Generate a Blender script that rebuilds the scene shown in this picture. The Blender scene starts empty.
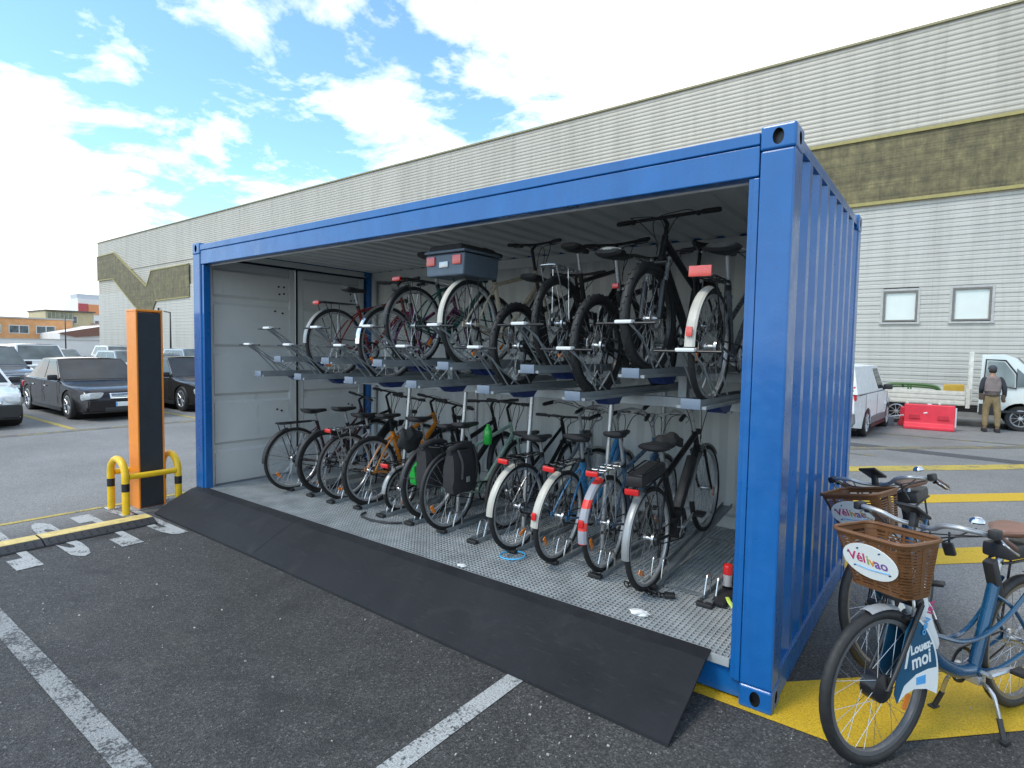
import bpy, bmesh, math, random
from mathutils import Vector, Matrix, Euler
random.seed(7)
R_ = math.radians
scene = bpy.context.scene
COL = scene.collection
PI = math.pi

# ------------------------------------------------------------------ materials
MATS = {}
def newmat(name):
    m = bpy.data.materials.new(name); m.use_nodes = True
    nt = m.node_tree; b = nt.nodes['Principled BSDF']
    return m, nt, b
def ramp(nt, src, stops):
    r = nt.nodes.new('ShaderNodeValToRGB'); e = r.color_ramp.elements
    while len(e) < len(stops): e.new(0.5)
    for i, (p, c) in enumerate(stops):
        e[i].position = p; e[i].color = (*c, 1) if len(c) == 3 else c
    nt.links.new(src, r.inputs[0]); return r.outputs[0]
def noise(nt, scale, detail=4, rough=.55, vec=None, dist=0):
    n = nt.nodes.new('ShaderNodeTexNoise'); n.inputs['Scale'].default_value = scale
    n.inputs['Detail'].default_value = detail; n.inputs['Roughness'].default_value = rough
    n.inputs['Distortion'].default_value = dist
    if vec is not None: nt.links.new(vec, n.inputs['Vector'])
    return n.outputs['Fac']
def objco(nt, scale=(1, 1, 1)):
    t = nt.nodes.new('ShaderNodeNewGeometry'); m = nt.nodes.new('ShaderNodeMapping')
    m.inputs['Scale'].default_value = scale
    nt.links.new(t.outputs['Position'], m.inputs['Vector']); return m.outputs[0]
def bump(nt, b, h, strength=.3, dist=.01):
    n = nt.nodes.new('ShaderNodeBump'); n.inputs['Strength'].default_value = strength
    n.inputs['Distance'].default_value = dist
    nt.links.new(h, n.inputs['Height']); nt.links.new(n.outputs[0], b.inputs['Normal'])
def mixc(nt, f, a, b_, typ='MIX'):
    m = nt.nodes.new('ShaderNodeMix'); m.data_type = 'RGBA'; m.blend_type = typ
    for i, v in ((0, f), (6, a), (7, b_)):
        if isinstance(v, (int, float)): m.inputs[i].default_value = v
        elif isinstance(v, tuple): m.inputs[i].default_value = (*v, 1)
        else: nt.links.new(v, m.inputs[i])
    return m.outputs[2]
def mth(nt, op, a, b_=0.0, clamp=False):
    m = nt.nodes.new('ShaderNodeMath'); m.operation = op; m.use_clamp = clamp
    for i, v in ((0, a), (1, b_)):
        if isinstance(v, (int, float)): m.inputs[i].default_value = v
        else: nt.links.new(v, m.inputs[i])
    return m.outputs[0]
def simple(name, col, rough=.5, metal=0., var=.12, scale=9., coat=0., spec=.5, bmp=0.):
    """a painted / plain surface with slight dirt variation in tone and gloss"""
    if name in MATS: return MATS[name]
    m, nt, b = newmat(name)
    f = noise(nt, scale, 5, .6, objco(nt))
    lo = tuple(c * (1 - var) for c in col); hi = tuple(min(1, c * (1 + var)) for c in col)
    nt.links.new(ramp(nt, f, [(.3, lo), (.7, hi)]), b.inputs['Base Color'])
    f2 = noise(nt, scale * 3, 3, .6, objco(nt))
    nt.links.new(ramp(nt, f2, [(.3, (max(.02, rough - .08),) * 3), (.75, (min(1, rough + .1),) * 3)]), b.inputs['Roughness'])
    b.inputs['Metallic'].default_value = metal
    b.inputs['Coat Weight'].default_value = coat
    b.inputs['Coat Roughness'].default_value = .06
    b.inputs['Specular IOR Level'].default_value = spec
    if bmp: bump(nt, b, noise(nt, scale * 20, 3, .6, objco(nt)), bmp, .004)
    MATS[name] = m; return m

def asphalt_mat():
    m, nt, b = newmat('asphalt'); P = objco(nt)
    v = nt.nodes.new('ShaderNodeTexVoronoi'); v.inputs['Scale'].default_value = 125; nt.links.new(P, v.inputs['Vector'])
    grain = ramp(nt, v.outputs['Color'], [(.0, (.022, .022, .0215)), (.45, (.050, .049, .047)), (.8, (.085, .083, .080)), (1, (.20, .196, .19))])
    big = ramp(nt, noise(nt, .45, 5, .6, P), [(.3, (.78,) * 3), (.7, (1.2,) * 3)])
    mid = ramp(nt, noise(nt, 5, 4, .6, P), [(.3, (.86,) * 3), (.7, (1.12,) * 3)])
    c = mixc(nt, 1., grain, big, 'MULTIPLY'); c = mixc(nt, 1., c, mid, 'MULTIPLY')
    st = noise(nt, 1.7, 5, .7, P, .6); c = mixc(nt, ramp(nt, st, [(.56, (0, 0, 0)), (.68, (.55, .55, .55))]), c, (.022, .022, .023))
    du = noise(nt, .9, 6, .7, objco(nt, (1, 1.6, 1)), .4); c = mixc(nt, ramp(nt, du, [(.60, (0, 0, 0)), (.72, (.30, .30, .30))]), c, (.13, .12, .10))
    # paler grain tone mixed in towards the far left and the rear, with a wobbly border
    sep = nt.nodes.new('ShaderNodeSeparateXYZ'); nt.links.new(P, sep.inputs[0])
    wob = noise(nt, .8, 3, .5, P)
    ox = mth(nt, 'ADD', mth(nt, 'MULTIPLY', sep.outputs[0], -1), mth(nt, 'MULTIPLY', wob, .5))
    fx = mth(nt, 'MULTIPLY', mth(nt, 'SUBTRACT', ox, 6.1), 1.2, True)
    oy = mth(nt, 'ADD', sep.outputs[1], mth(nt, 'MULTIPLY', wob, .6))
    fy = mth(nt, 'MULTIPLY', mth(nt, 'SUBTRACT', oy, .9), .45, True)
    f = mth(nt, 'MAXIMUM', fx, fy)
    old = mixc(nt, 1., ramp(nt, v.outputs['Color'], [(0, (.13, .128, .124)), (.5, (.24, .236, .228)), (1, (.38, .375, .36))]), big, 'MULTIPLY')
    c = mixc(nt, mth(nt, 'MULTIPLY', f, .85), c, old)
    nt.links.new(c, b.inputs['Base Color'])
    b.inputs['Roughness'].default_value = .72; b.inputs['Specular IOR Level'].default_value = .4
    bump(nt, b, mth(nt, 'ADD', v.outputs['Distance'], mth(nt, 'MULTIPLY', noise(nt, 160, 2, .5, P), .6)), .55, .006)
    return m
def roadpaint(name, col, wear, base=(.055, .055, .055)):
    m, nt, b = newmat(name); P = objco(nt)
    v = nt.nodes.new('ShaderNodeTexVoronoi'); v.inputs['Scale'].default_value = 105; nt.links.new(P, v.inputs['Vector'])
    w = mth(nt, 'ADD', mth(nt, 'MULTIPLY', noise(nt, 3.5, 6, .7, P), .62), mth(nt, 'MULTIPLY', noise(nt, 60, 3, .7, P), .5))
    mask = ramp(nt, w, [(wear, (0, 0, 0)), (wear + .07, (1, 1, 1))])
    tone = mixc(nt, noise(nt, 14, 4, .6, P), tuple(c * .72 for c in col), col)
    tone = mixc(nt, mth(nt, 'MULTIPLY', v.outputs['Distance'], 1.0, True), tone, tuple(c * .45 for c in col))
    nt.links.new(mixc(nt, mask, base, tone), b.inputs['Base Color'])
    b.inputs['Roughness'].default_value = .65
    bump(nt, b, mth(nt, 'ADD', v.outputs['Distance'], noise(nt, 160, 2, .5, P)), .5, .005)
    return m
def container_blue():
    m, nt, b = newmat('container_blue_paint'); P = objco(nt)
    f = noise(nt, 1.6, 5, .6, objco(nt, (3, 3, .7)))
    c = ramp(nt, f, [(.3, (.004, .096, .31)), (.7, (.007, .124, .38))])
    st = noise(nt, 2, 6, .75, objco(nt, (10, 10, .35)))
    c = mixc(nt, ramp(nt, st, [(.58, (0, 0, 0)), (.8, (.4, .4, .4))]), c, (.05, .17, .44))
    sc = noise(nt, 45, 5, .8, P)
    c = mixc(nt, ramp(nt, sc, [(.70, (0, 0, 0)), (.74, (.35, .35, .35))]), c, (.10, .19, .35))
    # small rust freckles and long fine scratches
    ru = mth(nt, 'MULTIPLY', noise(nt, 3.2, 4, .7, P), noise(nt, 70, 4, .8, P))
    c = mixc(nt, ramp(nt, ru, [(.385, (0, 0, 0)), (.41, (.8, .8, .8))]), c, (.10, .045, .02))
    scr = noise(nt, 9, 3, .5, objco(nt, (1.2, 30, 22)))
    c = mixc(nt, ramp(nt, scr, [(.735, (0, 0, 0)), (.75, (.5, .5, .5))]), c, (.12, .22, .42))
    nt.links.new(c, b.inputs['Base Color'])
    nt.links.new(ramp(nt, noise(nt, 5, 4, .6, P), [(.3, (.22,) * 3), (.7, (.40,) * 3)]), b.inputs['Roughness'])
    b.inputs['Coat Weight'].default_value = .45; b.inputs['Coat Roughness'].default_value = .12; b.inputs['Specular IOR Level'].default_value = .4
    bump(nt, b, mth(nt, 'ADD', noise(nt, 2.0, 3, .5, P), mth(nt, 'MULTIPLY', noise(nt, 11, 3, .6, P), .12)), .6, .03)
    return m
def interior_white():
    m, nt, b = newmat('container_inside_paint'); P = objco(nt)
    f = noise(nt, 1.4, 6, .65, P)
    c = ramp(nt, f, [(.3, (.60, .62, .61)), (.7, (.70, .71, .69))])
    s = noise(nt, 6, 6, .8, objco(nt, (1, 1, .25)))
    c = mixc(nt, ramp(nt, s, [(.60, (0, 0, 0)), (.72, (.5, .5, .5))]), c, (.33, .34, .33))
    nt.links.new(c, b.inputs['Base Color']); b.inputs['Roughness'].default_value = .5
    return m
def cladding(name, c1, c2, stain):
    m, nt, b = newmat(name); P = objco(nt)
    c = mixc(nt, noise(nt, .18, 4, .6, P), c1, c2)
    s = noise(nt, 1.2, 6, .75, objco(nt, (1.6, 1, .12)))
    c = mixc(nt, ramp(nt, s, [(.45, (0, 0, 0)), (.75, (.75, .75, .75))]), c, stain)
    # sheet joints: narrow vertical tone steps every few metres
    br = nt.nodes.new('ShaderNodeTexBrick'); br.offset = 0; br.inputs['Scale'].default_value = 1
    br.inputs['Brick Width'].default_value = 6.1; br.inputs['Row Height'].default_value = 50
    br.inputs['Mortar Size'].default_value = .012; br.inputs['Color1'].default_value = (1, 1, 1, 1)
    br.inputs['Color2'].default_value = (.95, .95, .95, 1); br.inputs['Mortar'].default_value = (.90, .90, .90, 1)
    nt.links.new(P, br.inputs['Vector'])
    c = mixc(nt, 1., c, br.outputs['Color'], 'MULTIPLY')
    nt.links.new(c, b.inputs['Base Color']); b.inputs['Roughness'].default_value = .45; b.inputs['Metallic'].default_value = .15
    return m
def band_mat():
    m, nt, b = newmat('olive_mesh_screen'); P = objco(nt)
    v = nt.nodes.new('ShaderNodeTexNoise'); v.inputs['Scale'].default_value = 3; v.inputs['Detail'].default_value = 8
    v.inputs['Roughness'].default_value = .75
    mp = nt.nodes.new('ShaderNodeMapping'); mp.inputs['Scale'].default_value = (.9, 1, .7)
    nt.links.new(P, mp.inputs[0]); nt.links.new(mp.outputs[0], v.inputs['Vector'])
    c = ramp(nt, v.outputs['Fac'], [(.3, (.070, .058, .030)), (.52, (.15, .125, .055)), (.72, (.27, .225, .10))])
    c = mixc(nt, 1., c, ramp(nt, noise(nt, 2.2, 5, .6, objco(nt, (.05, 1, 9))), [(.35, (.72,) * 3), (.65, (1.2,) * 3)]), 'MULTIPLY')
    c = mixc(nt, 1., c, ramp(nt, noise(nt, 2.5, 5, .7, objco(nt, (2.2, 1, .15))), [(.35, (.78,) * 3), (.65, (1.15,) * 3)]), 'MULTIPLY')
    w = nt.nodes.new('ShaderNodeTexBrick'); w.offset = 0; w.inputs['Brick Width'].default_value = 1.5; w.inputs['Row Height'].default_value = 50.5
    w.inputs['Scale'].default_value = 1; w.inputs['Mortar Size'].default_value = .05
    w.inputs['Color1'].default_value = (1, 1, 1, 1); w.inputs['Color2'].default_value = (.90, .90, .90, 1); w.inputs['Mortar'].default_value = (.85, .85, .85, 1)
    nt.links.new(P, w.inputs['Vector'])
    nt.links.new(mixc(nt, 1., c, w.outputs['Color'], 'MULTIPLY'), b.inputs['Base Color'])
    b.inputs['Roughness'].default_value = .6
    bump(nt, b, noise(nt, 30, 2, .5, P), .4, .02)
    return m
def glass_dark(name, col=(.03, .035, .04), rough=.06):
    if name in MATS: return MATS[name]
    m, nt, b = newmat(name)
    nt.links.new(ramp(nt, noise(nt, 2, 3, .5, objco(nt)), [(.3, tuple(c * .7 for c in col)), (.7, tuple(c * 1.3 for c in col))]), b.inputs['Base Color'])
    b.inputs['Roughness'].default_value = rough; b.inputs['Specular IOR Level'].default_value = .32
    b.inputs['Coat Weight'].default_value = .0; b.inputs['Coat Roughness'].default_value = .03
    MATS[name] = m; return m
def stripes_mat():
    """grey and red reflective sleeve: bands along its length"""
    m, nt, b = newmat('striped_reflective_sleeve')
    t = nt.nodes.new('ShaderNodeTexCoord'); s = nt.nodes.new('ShaderNodeSeparateXYZ'); nt.links.new(t.outputs['Object'], s.inputs[0])
    a = mth(nt, 'FRACT', mth(nt, 'MULTIPLY', s.outputs[2], 7.0))
    nt.links.new(mixc(nt, mth(nt, 'GREATER_THAN', a, .62), (.33, .34, .38), (.75, .05, .04)), b.inputs['Base Color'])
    b.inputs['Roughness'].default_value = .4
    return m

M = dict(
    asphalt=asphalt_mat(), blue=container_blue(), inside=interior_white(), band=band_mat(),
    white_line=roadpaint('white_road_paint', (.62, .63, .61), .47), worn_line=roadpaint('worn_white_road_paint', (.42, .43, .42), .50),
    yellow_line=roadpaint('yellow_road_paint', (.88, .56, .020), .36), faded_yellow=roadpaint('faded_yellow_road_paint', (.42, .34, .12), .55, (.12, .12, .12)),
    far_yellow=roadpaint('lane_yellow_road_paint', (.74, .56, .10), .47, (.12, .12, .12)),
    siding=cladding('pale_metal_siding', (.49, .475, .43), (.56, .54, .49), (.37, .355, .315)),
    siding_up=cladding('weathered_metal_siding', (.44, .41, .345), (.51, .475, .405), (.33, .305, .25)),
    tarmac_patch=simple('dark_repair_strip', (.075, .075, .078), .8, var=.25),
    trim_yellow=simple('mustard_trim', (.34, .29, .10), .55), trim_olive=simple('dull_olive_trim', (.30, .27, .15), .6), trim_dark=simple('roof_edge_trim', (.20, .19, .15), .6),
    rubber=simple('black_rubber', (.022, .023, .025), .55, var=.25, scale=3, bmp=.2), tyre=simple('tyre_rubber', (.018, .018, .018), .62, var=.3, scale=30),
    ramp_=None, galv=simple('galvanised_steel', (.30, .33, .345), .42, .4, var=.18, scale=6), grate=simple('galvanised_grating', (.44, .46, .46), .5, .2, var=.22, scale=5),
    steel=simple('brushed_steel', (.55, .56, .57), .28, .9), chrome=simple('chrome', (.72, .73, .74), .14, 1., var=.05), alu=simple('silver_painted_metal', (.50, .51, .52), .32, .6),
    black=simple('black_metal', (.014, .014, .015), .34), black_plastic=simple('black_plastic', (.022, .022, .024), .48), black_fabric=simple('black_fabric', (.028, .028, .03), .9, bmp=.5),
    white_plastic=simple('white_plastic', (.75, .76, .75), .35, var=.05), navy=simple('navy_bracket', (.012, .035, .16), .35), seal=simple('door_gasket_rubber', (.008, .008, .009), .7),
    orange=simple('orange_powder_coat', (.80, .25, .022), .38, var=.06), slate=simple('charcoal_sign_panel', (.030, .036, .042), .42), yellow=simple('yellow_safety_paint', (.80, .50, .015), .35, var=.1), band_black=simple('black_safety_paint', (.015, .015, .016), .4),
    red_lens=simple('red_reflector', (.65, .02, .02), .2, coat=.6), pink_lens=simple('pale_red_reflector', (.72, .10, .08), .25, coat=.5), orange_lens=simple('orange_reflector', (.8, .22, .02), .2, coat=.6), white_lens=simple('clear_lens', (.7, .72, .72), .12, coat=1.),
    pad=simple('white_pad', (.72, .74, .74), .4, var=.05), stripes=stripes_mat(),
    red_barrier=simple('red_barrier_plastic', (.72, .035, .06), .45, var=.12, scale=3),
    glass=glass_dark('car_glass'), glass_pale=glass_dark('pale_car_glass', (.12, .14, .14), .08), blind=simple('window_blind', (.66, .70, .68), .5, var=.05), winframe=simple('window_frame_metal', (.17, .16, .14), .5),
    brown=simple('brown_basket_plastic', (.165, .072, .027), .42, var=.14, scale=12), tan=simple('tan_leather', (.22, .11, .075), .45), decal_white=simple('white_decal', (.78, .80, .77), .35, var=.03),
    teal=simple('petrol_blue_paint', (.006, .062, .135), .26, coat=.4), skyblue=simple('bright_blue_decal', (.08, .36, .72), .4), magenta=simple('magenta_decal', (.55, .04, .16), .5), violet=simple('violet_decal', (.20, .09, .32), .5), leafgreen=simple('green_decal', (.32, .42, .08), .5), ink=simple('navy_decal', (.01, .07, .16), .4),
)
mr, nt, b = newmat('ramp_rubber_sheet'); P = objco(nt)
rc = ramp(nt, noise(nt, 1.5, 6, .65, P), [(.3, (.0135, .0145, .017)), (.7, (.025, .0265, .030))])
rc = mixc(nt, ramp(nt, noise(nt, 2.6, 7, .72, P, .8), [(.55, (0, 0, 0)), (.75, (.28, .28, .28))]), rc, (.060, .060, .060))
rc = mixc(nt, ramp(nt, noise(nt, 5, 4, .6, objco(nt, (1.5, 14, 1))), [(.62, (0, 0, 0)), (.70, (.25, .25, .25))]), rc, (.075, .073, .070))
nt.links.new(rc, b.inputs['Base Color'])
nt.links.new(ramp(nt, noise(nt, 3, 5, .6, P), [(.3, (.55,) * 3), (.7, (.78,) * 3)]), b.inputs['Roughness'])
b.inputs['Specular IOR Level'].default_value = .22; bump(nt, b, noise(nt, 220, 2, .5, P), .35, .003); M['ramp'] = mr

# ------------------------------------------------------------------ mesh helper
class MB:
    def __init__(self): self.v = []; self.f = []; self.m = []; self.mats = []; self.sm = []
    def mi(self, mat):
        if mat is None: return 0
        if mat not in self.mats: self.mats.append(mat)
        return self.mats.index(mat)
    def add(self, vs, fs, mat=None, smooth=False):
        o = len(self.v); k = self.mi(mat)
        self.v += [tuple(p) for p in vs]
        for f in fs: self.f.append(tuple(i + o for i in f)); self.m.append(k); self.sm.append(smooth)
        return self
    def box(self, a, b_, mat=None, M4=None):
        x0, y0, z0 = a; x1, y1, z1 = b_
        vs = [Vector(p) for p in ((x0, y0, z0), (x1, y0, z0), (x1, y1, z0), (x0, y1, z0), (x0, y0, z1), (x1, y0, z1), (x1, y1, z1), (x0, y1, z1))]
        if M4: vs = [M4 @ p for p in vs]
        return self.add(vs, [(0, 3, 2, 1), (4, 5, 6, 7), (0, 1, 5, 4), (1, 2, 6, 5), (2, 3, 7, 6), (3, 0, 4, 7)], mat)
    def cbox(self, c, s, mat=None, rot=None, bev=0):
        Mx = Matrix.Translation(c) @ (Euler(rot).to_matrix().to_4x4() if rot else Matrix())
        hx, hy, hz = s[0] / 2, s[1] / 2, s[2] / 2
        if not bev: return self.box((-hx, -hy, -hz), (hx, hy, hz), mat, Mx)
        bm = bmesh.new(); bmesh.ops.create_cube(bm, size=1)
        for v in bm.verts: v.co = Vector((v.co.x * s[0], v.co.y * s[1], v.co.z * s[2]))
        bmesh.ops.bevel(bm, geom=bm.edges[:], offset=min(bev, min(s) * .45), segments=2, affect='EDGES', profile=.6)
        self.bm(bm, mat, Mx, True); return self
    def bm(self, bm, mat=None, Mx=None, smooth=False):
        bm.verts.index_update(); vs = [(Mx @ v.co) if Mx else v.co.copy() for v in bm.verts]
        self.add(vs, [tuple(v.index for v in f.verts) for f in bm.faces], mat, smooth); bm.free()
    def tube(self, pts, r, mat=None, n=8, closed=False, caps=True, flat=1.0):
        pts = [Vector(p) for p in pts]; N = len(pts)
        rr = r if isinstance(r, (list, tuple)) else [r] * N
        vs = []; prev = None
        for i, p in enumerate(pts):
            if closed: t = pts[(i + 1) % N] - pts[i - 1]
            else: t = pts[min(i + 1, N - 1)] - pts[max(i - 1, 0)]
            if t.length < 1e-9: t = Vector((0, 0, 1))
            t.normalize()
            if prev is None:
                a = Vector((0, 0, 1)) if abs(t.z) < .9 else Vector((1, 0, 0))
                u = t.cross(a).normalized()
            else:
                u = prev - t * prev.dot(t)
                u = u.normalized() if u.length > 1e-6 else t.orthogonal().normalized()
            prev = u; w = t.cross(u)
            for k in range(n):
                an = 2 * PI * k / n
                vs.append(p + u * math.cos(an) * rr[i] + w * math.sin(an) * rr[i] * flat)
        fs = []
        for i in range(N if closed else N - 1):
            j = (i + 1) % N
            for k in range(n): fs.append((i * n + k, i * n + (k + 1) % n, j * n + (k + 1) % n, j * n + k))
        if not closed and caps: fs.append(tuple(range(n))[::-1]); fs.append(tuple((N - 1) * n + k for k in range(n)))
        return self.add(vs, fs, mat, True)
    def torus(self, c, R, r, mat=None, axis='y', n=36, k=8, flat=1.):
        pts = []
        for i in range(n):
            a = 2 * PI * i / n; x, y = math.cos(a) * R, math.sin(a) * R
            pts.append(Vector(c) + (Vector((x, 0, y)) if axis == 'y' else Vector((x, y, 0)) if axis == 'z' else Vector((0, x, y))))
        vs = []; C0 = Vector(c); ax = Vector((0, 1, 0)) if axis == 'y' else Vector((0, 0, 1)) if axis == 'z' else Vector((1, 0, 0))
        for p in pts:
            d = (p - C0).normalized()
            for q in range(k):
                an = 2 * PI * q / k; vs.append(p + d * math.cos(an) * r + ax * math.sin(an) * r * flat)
        fs = [(i * k + q, i * k + (q + 1) % k, ((i + 1) % n) * k + (q + 1) % k, ((i + 1) % n) * k + q) for i in range(n) for q in range(k)]
        return self.add(vs, fs, mat, True)
    def cyl(self, a, b_, r, mat=None, n=16, r2=None):
        return self.tube([a, b_], [r, r if r2 is None else r2], mat, n)
    def prism(self, poly, axis, a, b_, mat=None):
        """extrude a 2D polygon along an axis from a to b"""
        def P(u, v, w): return (w, u, v) if axis == 'x' else (u, w, v) if axis == 'y' else (u, v, w)
        n = len(poly); vs = [P(u, v, a) for u, v in poly] + [P(u, v, b_) for u, v in poly]
        fs = [tuple(range(n)), tuple(range(n, 2 * n))[::-1]] + [(i, n + i, n + (i + 1) % n, (i + 1) % n) for i in range(n)]
        return self.add(vs, fs, mat)
    def lathe(self, prof, c=(0, 0, 0), axis='z', n=20, mat=None, smooth=True):
        vs = []; fs = []
        for r, h in prof:
            for k in range(n):
                a = 2 * PI * k / n; x, y = math.cos(a) * r, math.sin(a) * r
                p = (x, y, h) if axis == 'z' else (x, h, y) if axis == 'y' else (h, x, y)
                vs.append(Vector(c) + Vector(p))
        for i in range(len(prof) - 1):
            for k in range(n): fs.append((i * n + k, i * n + (k + 1) % n, (i + 1) * n + (k + 1) % n, (i + 1) * n + k))
        return self.add(vs, fs, mat, smooth)
    def mesh(self, name, mat=None):
        me = bpy.data.meshes.new(name); me.from_pydata(self.v, [], self.f)
        if not self.mats: self.mats = [mat]
        for m in self.mats: me.materials.append(m or mat)
        me.polygons.foreach_set('material_index', self.m); me.polygons.foreach_set('use_smooth', self.sm)
        me.update()
        bm = bmesh.new(); bm.from_mesh(me); bmesh.ops.recalc_face_normals(bm, faces=bm.faces[:])
        for e in bm.edges:
            if len(e.link_faces) == 2 and e.calc_face_angle(0) > R_(38): e.smooth = False
        bm.to_mesh(me); bm.free()
        return me
    def build(self, name, mat=None, parent=None, bevel=0):
        return link(name, self.mesh(name, mat), parent, bevel)
def link(name, me, parent=None, bevel=0):
    o = bpy.data.objects.new(name, me); COL.objects.link(o)
    if parent is not None: o.parent = parent
    if bevel:
        bv = o.modifiers.new('bevel', 'BEVEL'); bv.width = bevel; bv.segments = 2; bv.limit_method = 'ANGLE'; bv.angle_limit = R_(40)
        bv.harden_normals = False
    return o
def thing(name, label, cat, loc=(0, 0, 0), rotz=0., group=None, rotx=0.):
    o = bpy.data.objects.new(name, None); COL.objects.link(o); o.empty_display_size = .1
    o.location = loc; o.rotation_euler = (rotx, 0, rotz); o['label'] = label; o['category'] = cat
    if group: o['group'] = group
    return o
def tag(o, label, cat, group=None, kind=None):
    o['label'] = label; o['category'] = cat
    if group: o['group'] = group
    if kind: o['kind'] = kind
    return o
def structure(o, label=None):
    o['kind'] = 'structure'
    if label: o['label'] = label
    return o
def curve(pts, n=6):
    """Catmull-Rom through points"""
    pts = [Vector(p) for p in pts]; out = []
    for i in range(len(pts) - 1):
        p0 = pts[max(i - 1, 0)]; p1 = pts[i]; p2 = pts[i + 1]; p3 = pts[min(i + 2, len(pts) - 1)]
        for k in range(n):
            t = k / n
            out.append(.5 * ((2 * p1) + (p2 - p0) * t + (2 * p0 - 5 * p1 + 4 * p2 - p3) * t * t + (3 * p1 - p0 - 3 * p2 + p3) * t ** 3))
    out.append(pts[-1]); return out
def text_mesh(name, txt, size, mat, Mx, parent=None, extrude=.001, sx=1., bold=0., align='CENTER'):
    c = bpy.data.curves.new(name, 'FONT'); c.body = txt; c.size = size; c.extrude = extrude; c.align_x = align; c.align_y = 'CENTER'; c.offset = bold
    c.resolution_u = 3
    t = bpy.data.objects.new(name + '_tmp', c); COL.objects.link(t)
    bpy.context.view_layer.update()
    me = bpy.data.meshes.new_from_object(t.evaluated_get(bpy.context.evaluated_depsgraph_get()))
    bpy.data.objects.remove(t); bpy.data.curves.remove(c)
    me.transform(Mx @ Matrix.Diagonal((sx, 1, 1, 1))); me.materials.clear(); me.materials.append(mat)
    return link(name, me, parent)
# ------------------------------------------------------------------ camera, sky, sun
def cam_axes(p, t, r):
    f = Vector((-math.sin(p) * math.cos(t), math.cos(p) * math.cos(t), math.sin(t)))
    ri = Vector((math.cos(p), math.sin(p), 0)); up = ri.cross(f)
    return math.cos(r) * ri + math.sin(r) * up, -math.sin(r) * ri + math.cos(r) * up, f
cr, cu, cf = cam_axes(.6468944, -.0579714, .0168346)
cd = bpy.data.cameras.new('camera'); cam = bpy.data.objects.new('camera', cd); COL.objects.link(cam)
Mc = Matrix((cr, cu, -cf)).transposed().to_4x4(); Mc.translation = (.63614, -3.02099, 1.79594); cam.matrix_world = Mc
cd.sensor_width = 36; cd.lens = 583.305 * 36 / 1024; cd.clip_start = .05; cd.clip_end = 3000
scene.camera = cam

SUN_EL, SUN_AZ = R_(52), R_(-24)      # azimuth measured from -y towards -x: the sun stands behind the photographer's left shoulder
sd = Vector((math.sin(SUN_AZ) * math.cos(SUN_EL), -math.cos(SUN_AZ) * math.cos(SUN_EL), math.sin(SUN_EL)))
sl = bpy.data.lights.new('sun', 'SUN'); sl.energy = 1.4; sl.angle = R_(14); sl.color = (1, .92, .80)
so = bpy.data.objects.new('sun', sl); COL.objects.link(so); so.rotation_euler = sd.to_track_quat('Z', 'Y').to_euler(); so.location = (0, -20, 30)
w = bpy.data.worlds.new('World'); scene.world = w; w.use_nodes = True
nt = w.node_tree; bg = nt.nodes['Background']; bg.inputs['Strength'].default_value = .14
sky = nt.nodes.new('ShaderNodeTexSky'); sky.sky_type = 'NISHITA'; sky.sun_disc = False
sky.sun_elevation = SUN_EL; sky.sun_rotation = math.atan2(sd.x, sd.y); sky.air_density = 1.0; sky.dust_density = .6; sky.ozone_density = 1.5
tc = nt.nodes.new('ShaderNodeTexCoord'); sp = nt.nodes.new('ShaderNodeSeparateXYZ'); nt.links.new(tc.outputs['Generated'], sp.inputs[0])
zz = mth(nt, 'ADD', mth(nt, 'MAXIMUM', sp.outputs[2], 0.), .16)
cx = nt.nodes.new('ShaderNodeCombineXYZ')
nt.links.new(mth(nt, 'DIVIDE', sp.outputs[0], zz), cx.inputs[0]); nt.links.new(mth(nt, 'DIVIDE', sp.outputs[1], zz), cx.inputs[1])
n1 = noise(nt, 3.1, 10, .62, cx.outputs[0], .25)
def lobe(px, py, wid):
    d = (cf + cr * ((px - 512) / 583.3) - cu * ((py - 384) / 583.3)).normalized()
    dp = nt.nodes.new('ShaderNodeVectorMath'); dp.operation = 'DOT_PRODUCT'; nm = nt.nodes.new('ShaderNodeVectorMath'); nm.operation = 'NORMALIZE'
    nt.links.new(tc.outputs['Generated'], nm.inputs[0]); nt.links.new(nm.outputs[0], dp.inputs[0]); dp.inputs[1].default_value = d
    return mth(nt, 'MULTIPLY', mth(nt, 'SUBTRACT', dp.outputs['Value'], math.cos(R_(wid))), 1 / (1 - math.cos(R_(wid))), True)
cov = n1
for px, py, wid, a in ((720, 10, 19, .22), (980, 0, 30, .30), (60, 125, 8, .09), (165, 120, 6, .08), (20, 260, 13, .12), (250, 115, 5, .07), (400, 130, 6, .10), (490, 25, 7, .12), (300, 20, 6, .05), (95, 35, 9, -.13), (270, 78, 7, -.10), (420, 85, 5, -.09), (340, 168, 6, -.08), (150, 172, 8, -.07), (320, 75, 5, -.05)):
    cov = mth(nt, 'ADD', cov, mth(nt, 'MULTIPLY', lobe(px, py, wid), a))
low = mth(nt, 'MULTIPLY', mth(nt, 'SUBTRACT', .22, sp.outputs[2]), .9, True)
cov = mth(nt, 'ADD', cov, low)
mask = ramp(nt, cov, [(.455, (0, 0, 0)), (.53, (.38, .38, .38)), (.68, (1, 1, 1))])
ctone = ramp(nt, noise(nt, 4.5, 5, .6, cx.outputs[0]), [(.3, (8.8, 8.9, 8.9)), (.62, (11.2, 11.1, 10.7))])
skyb = mixc(nt, 1., sky.outputs[0], (1.35, 1.68, 1.68), 'MULTIPLY')
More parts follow.
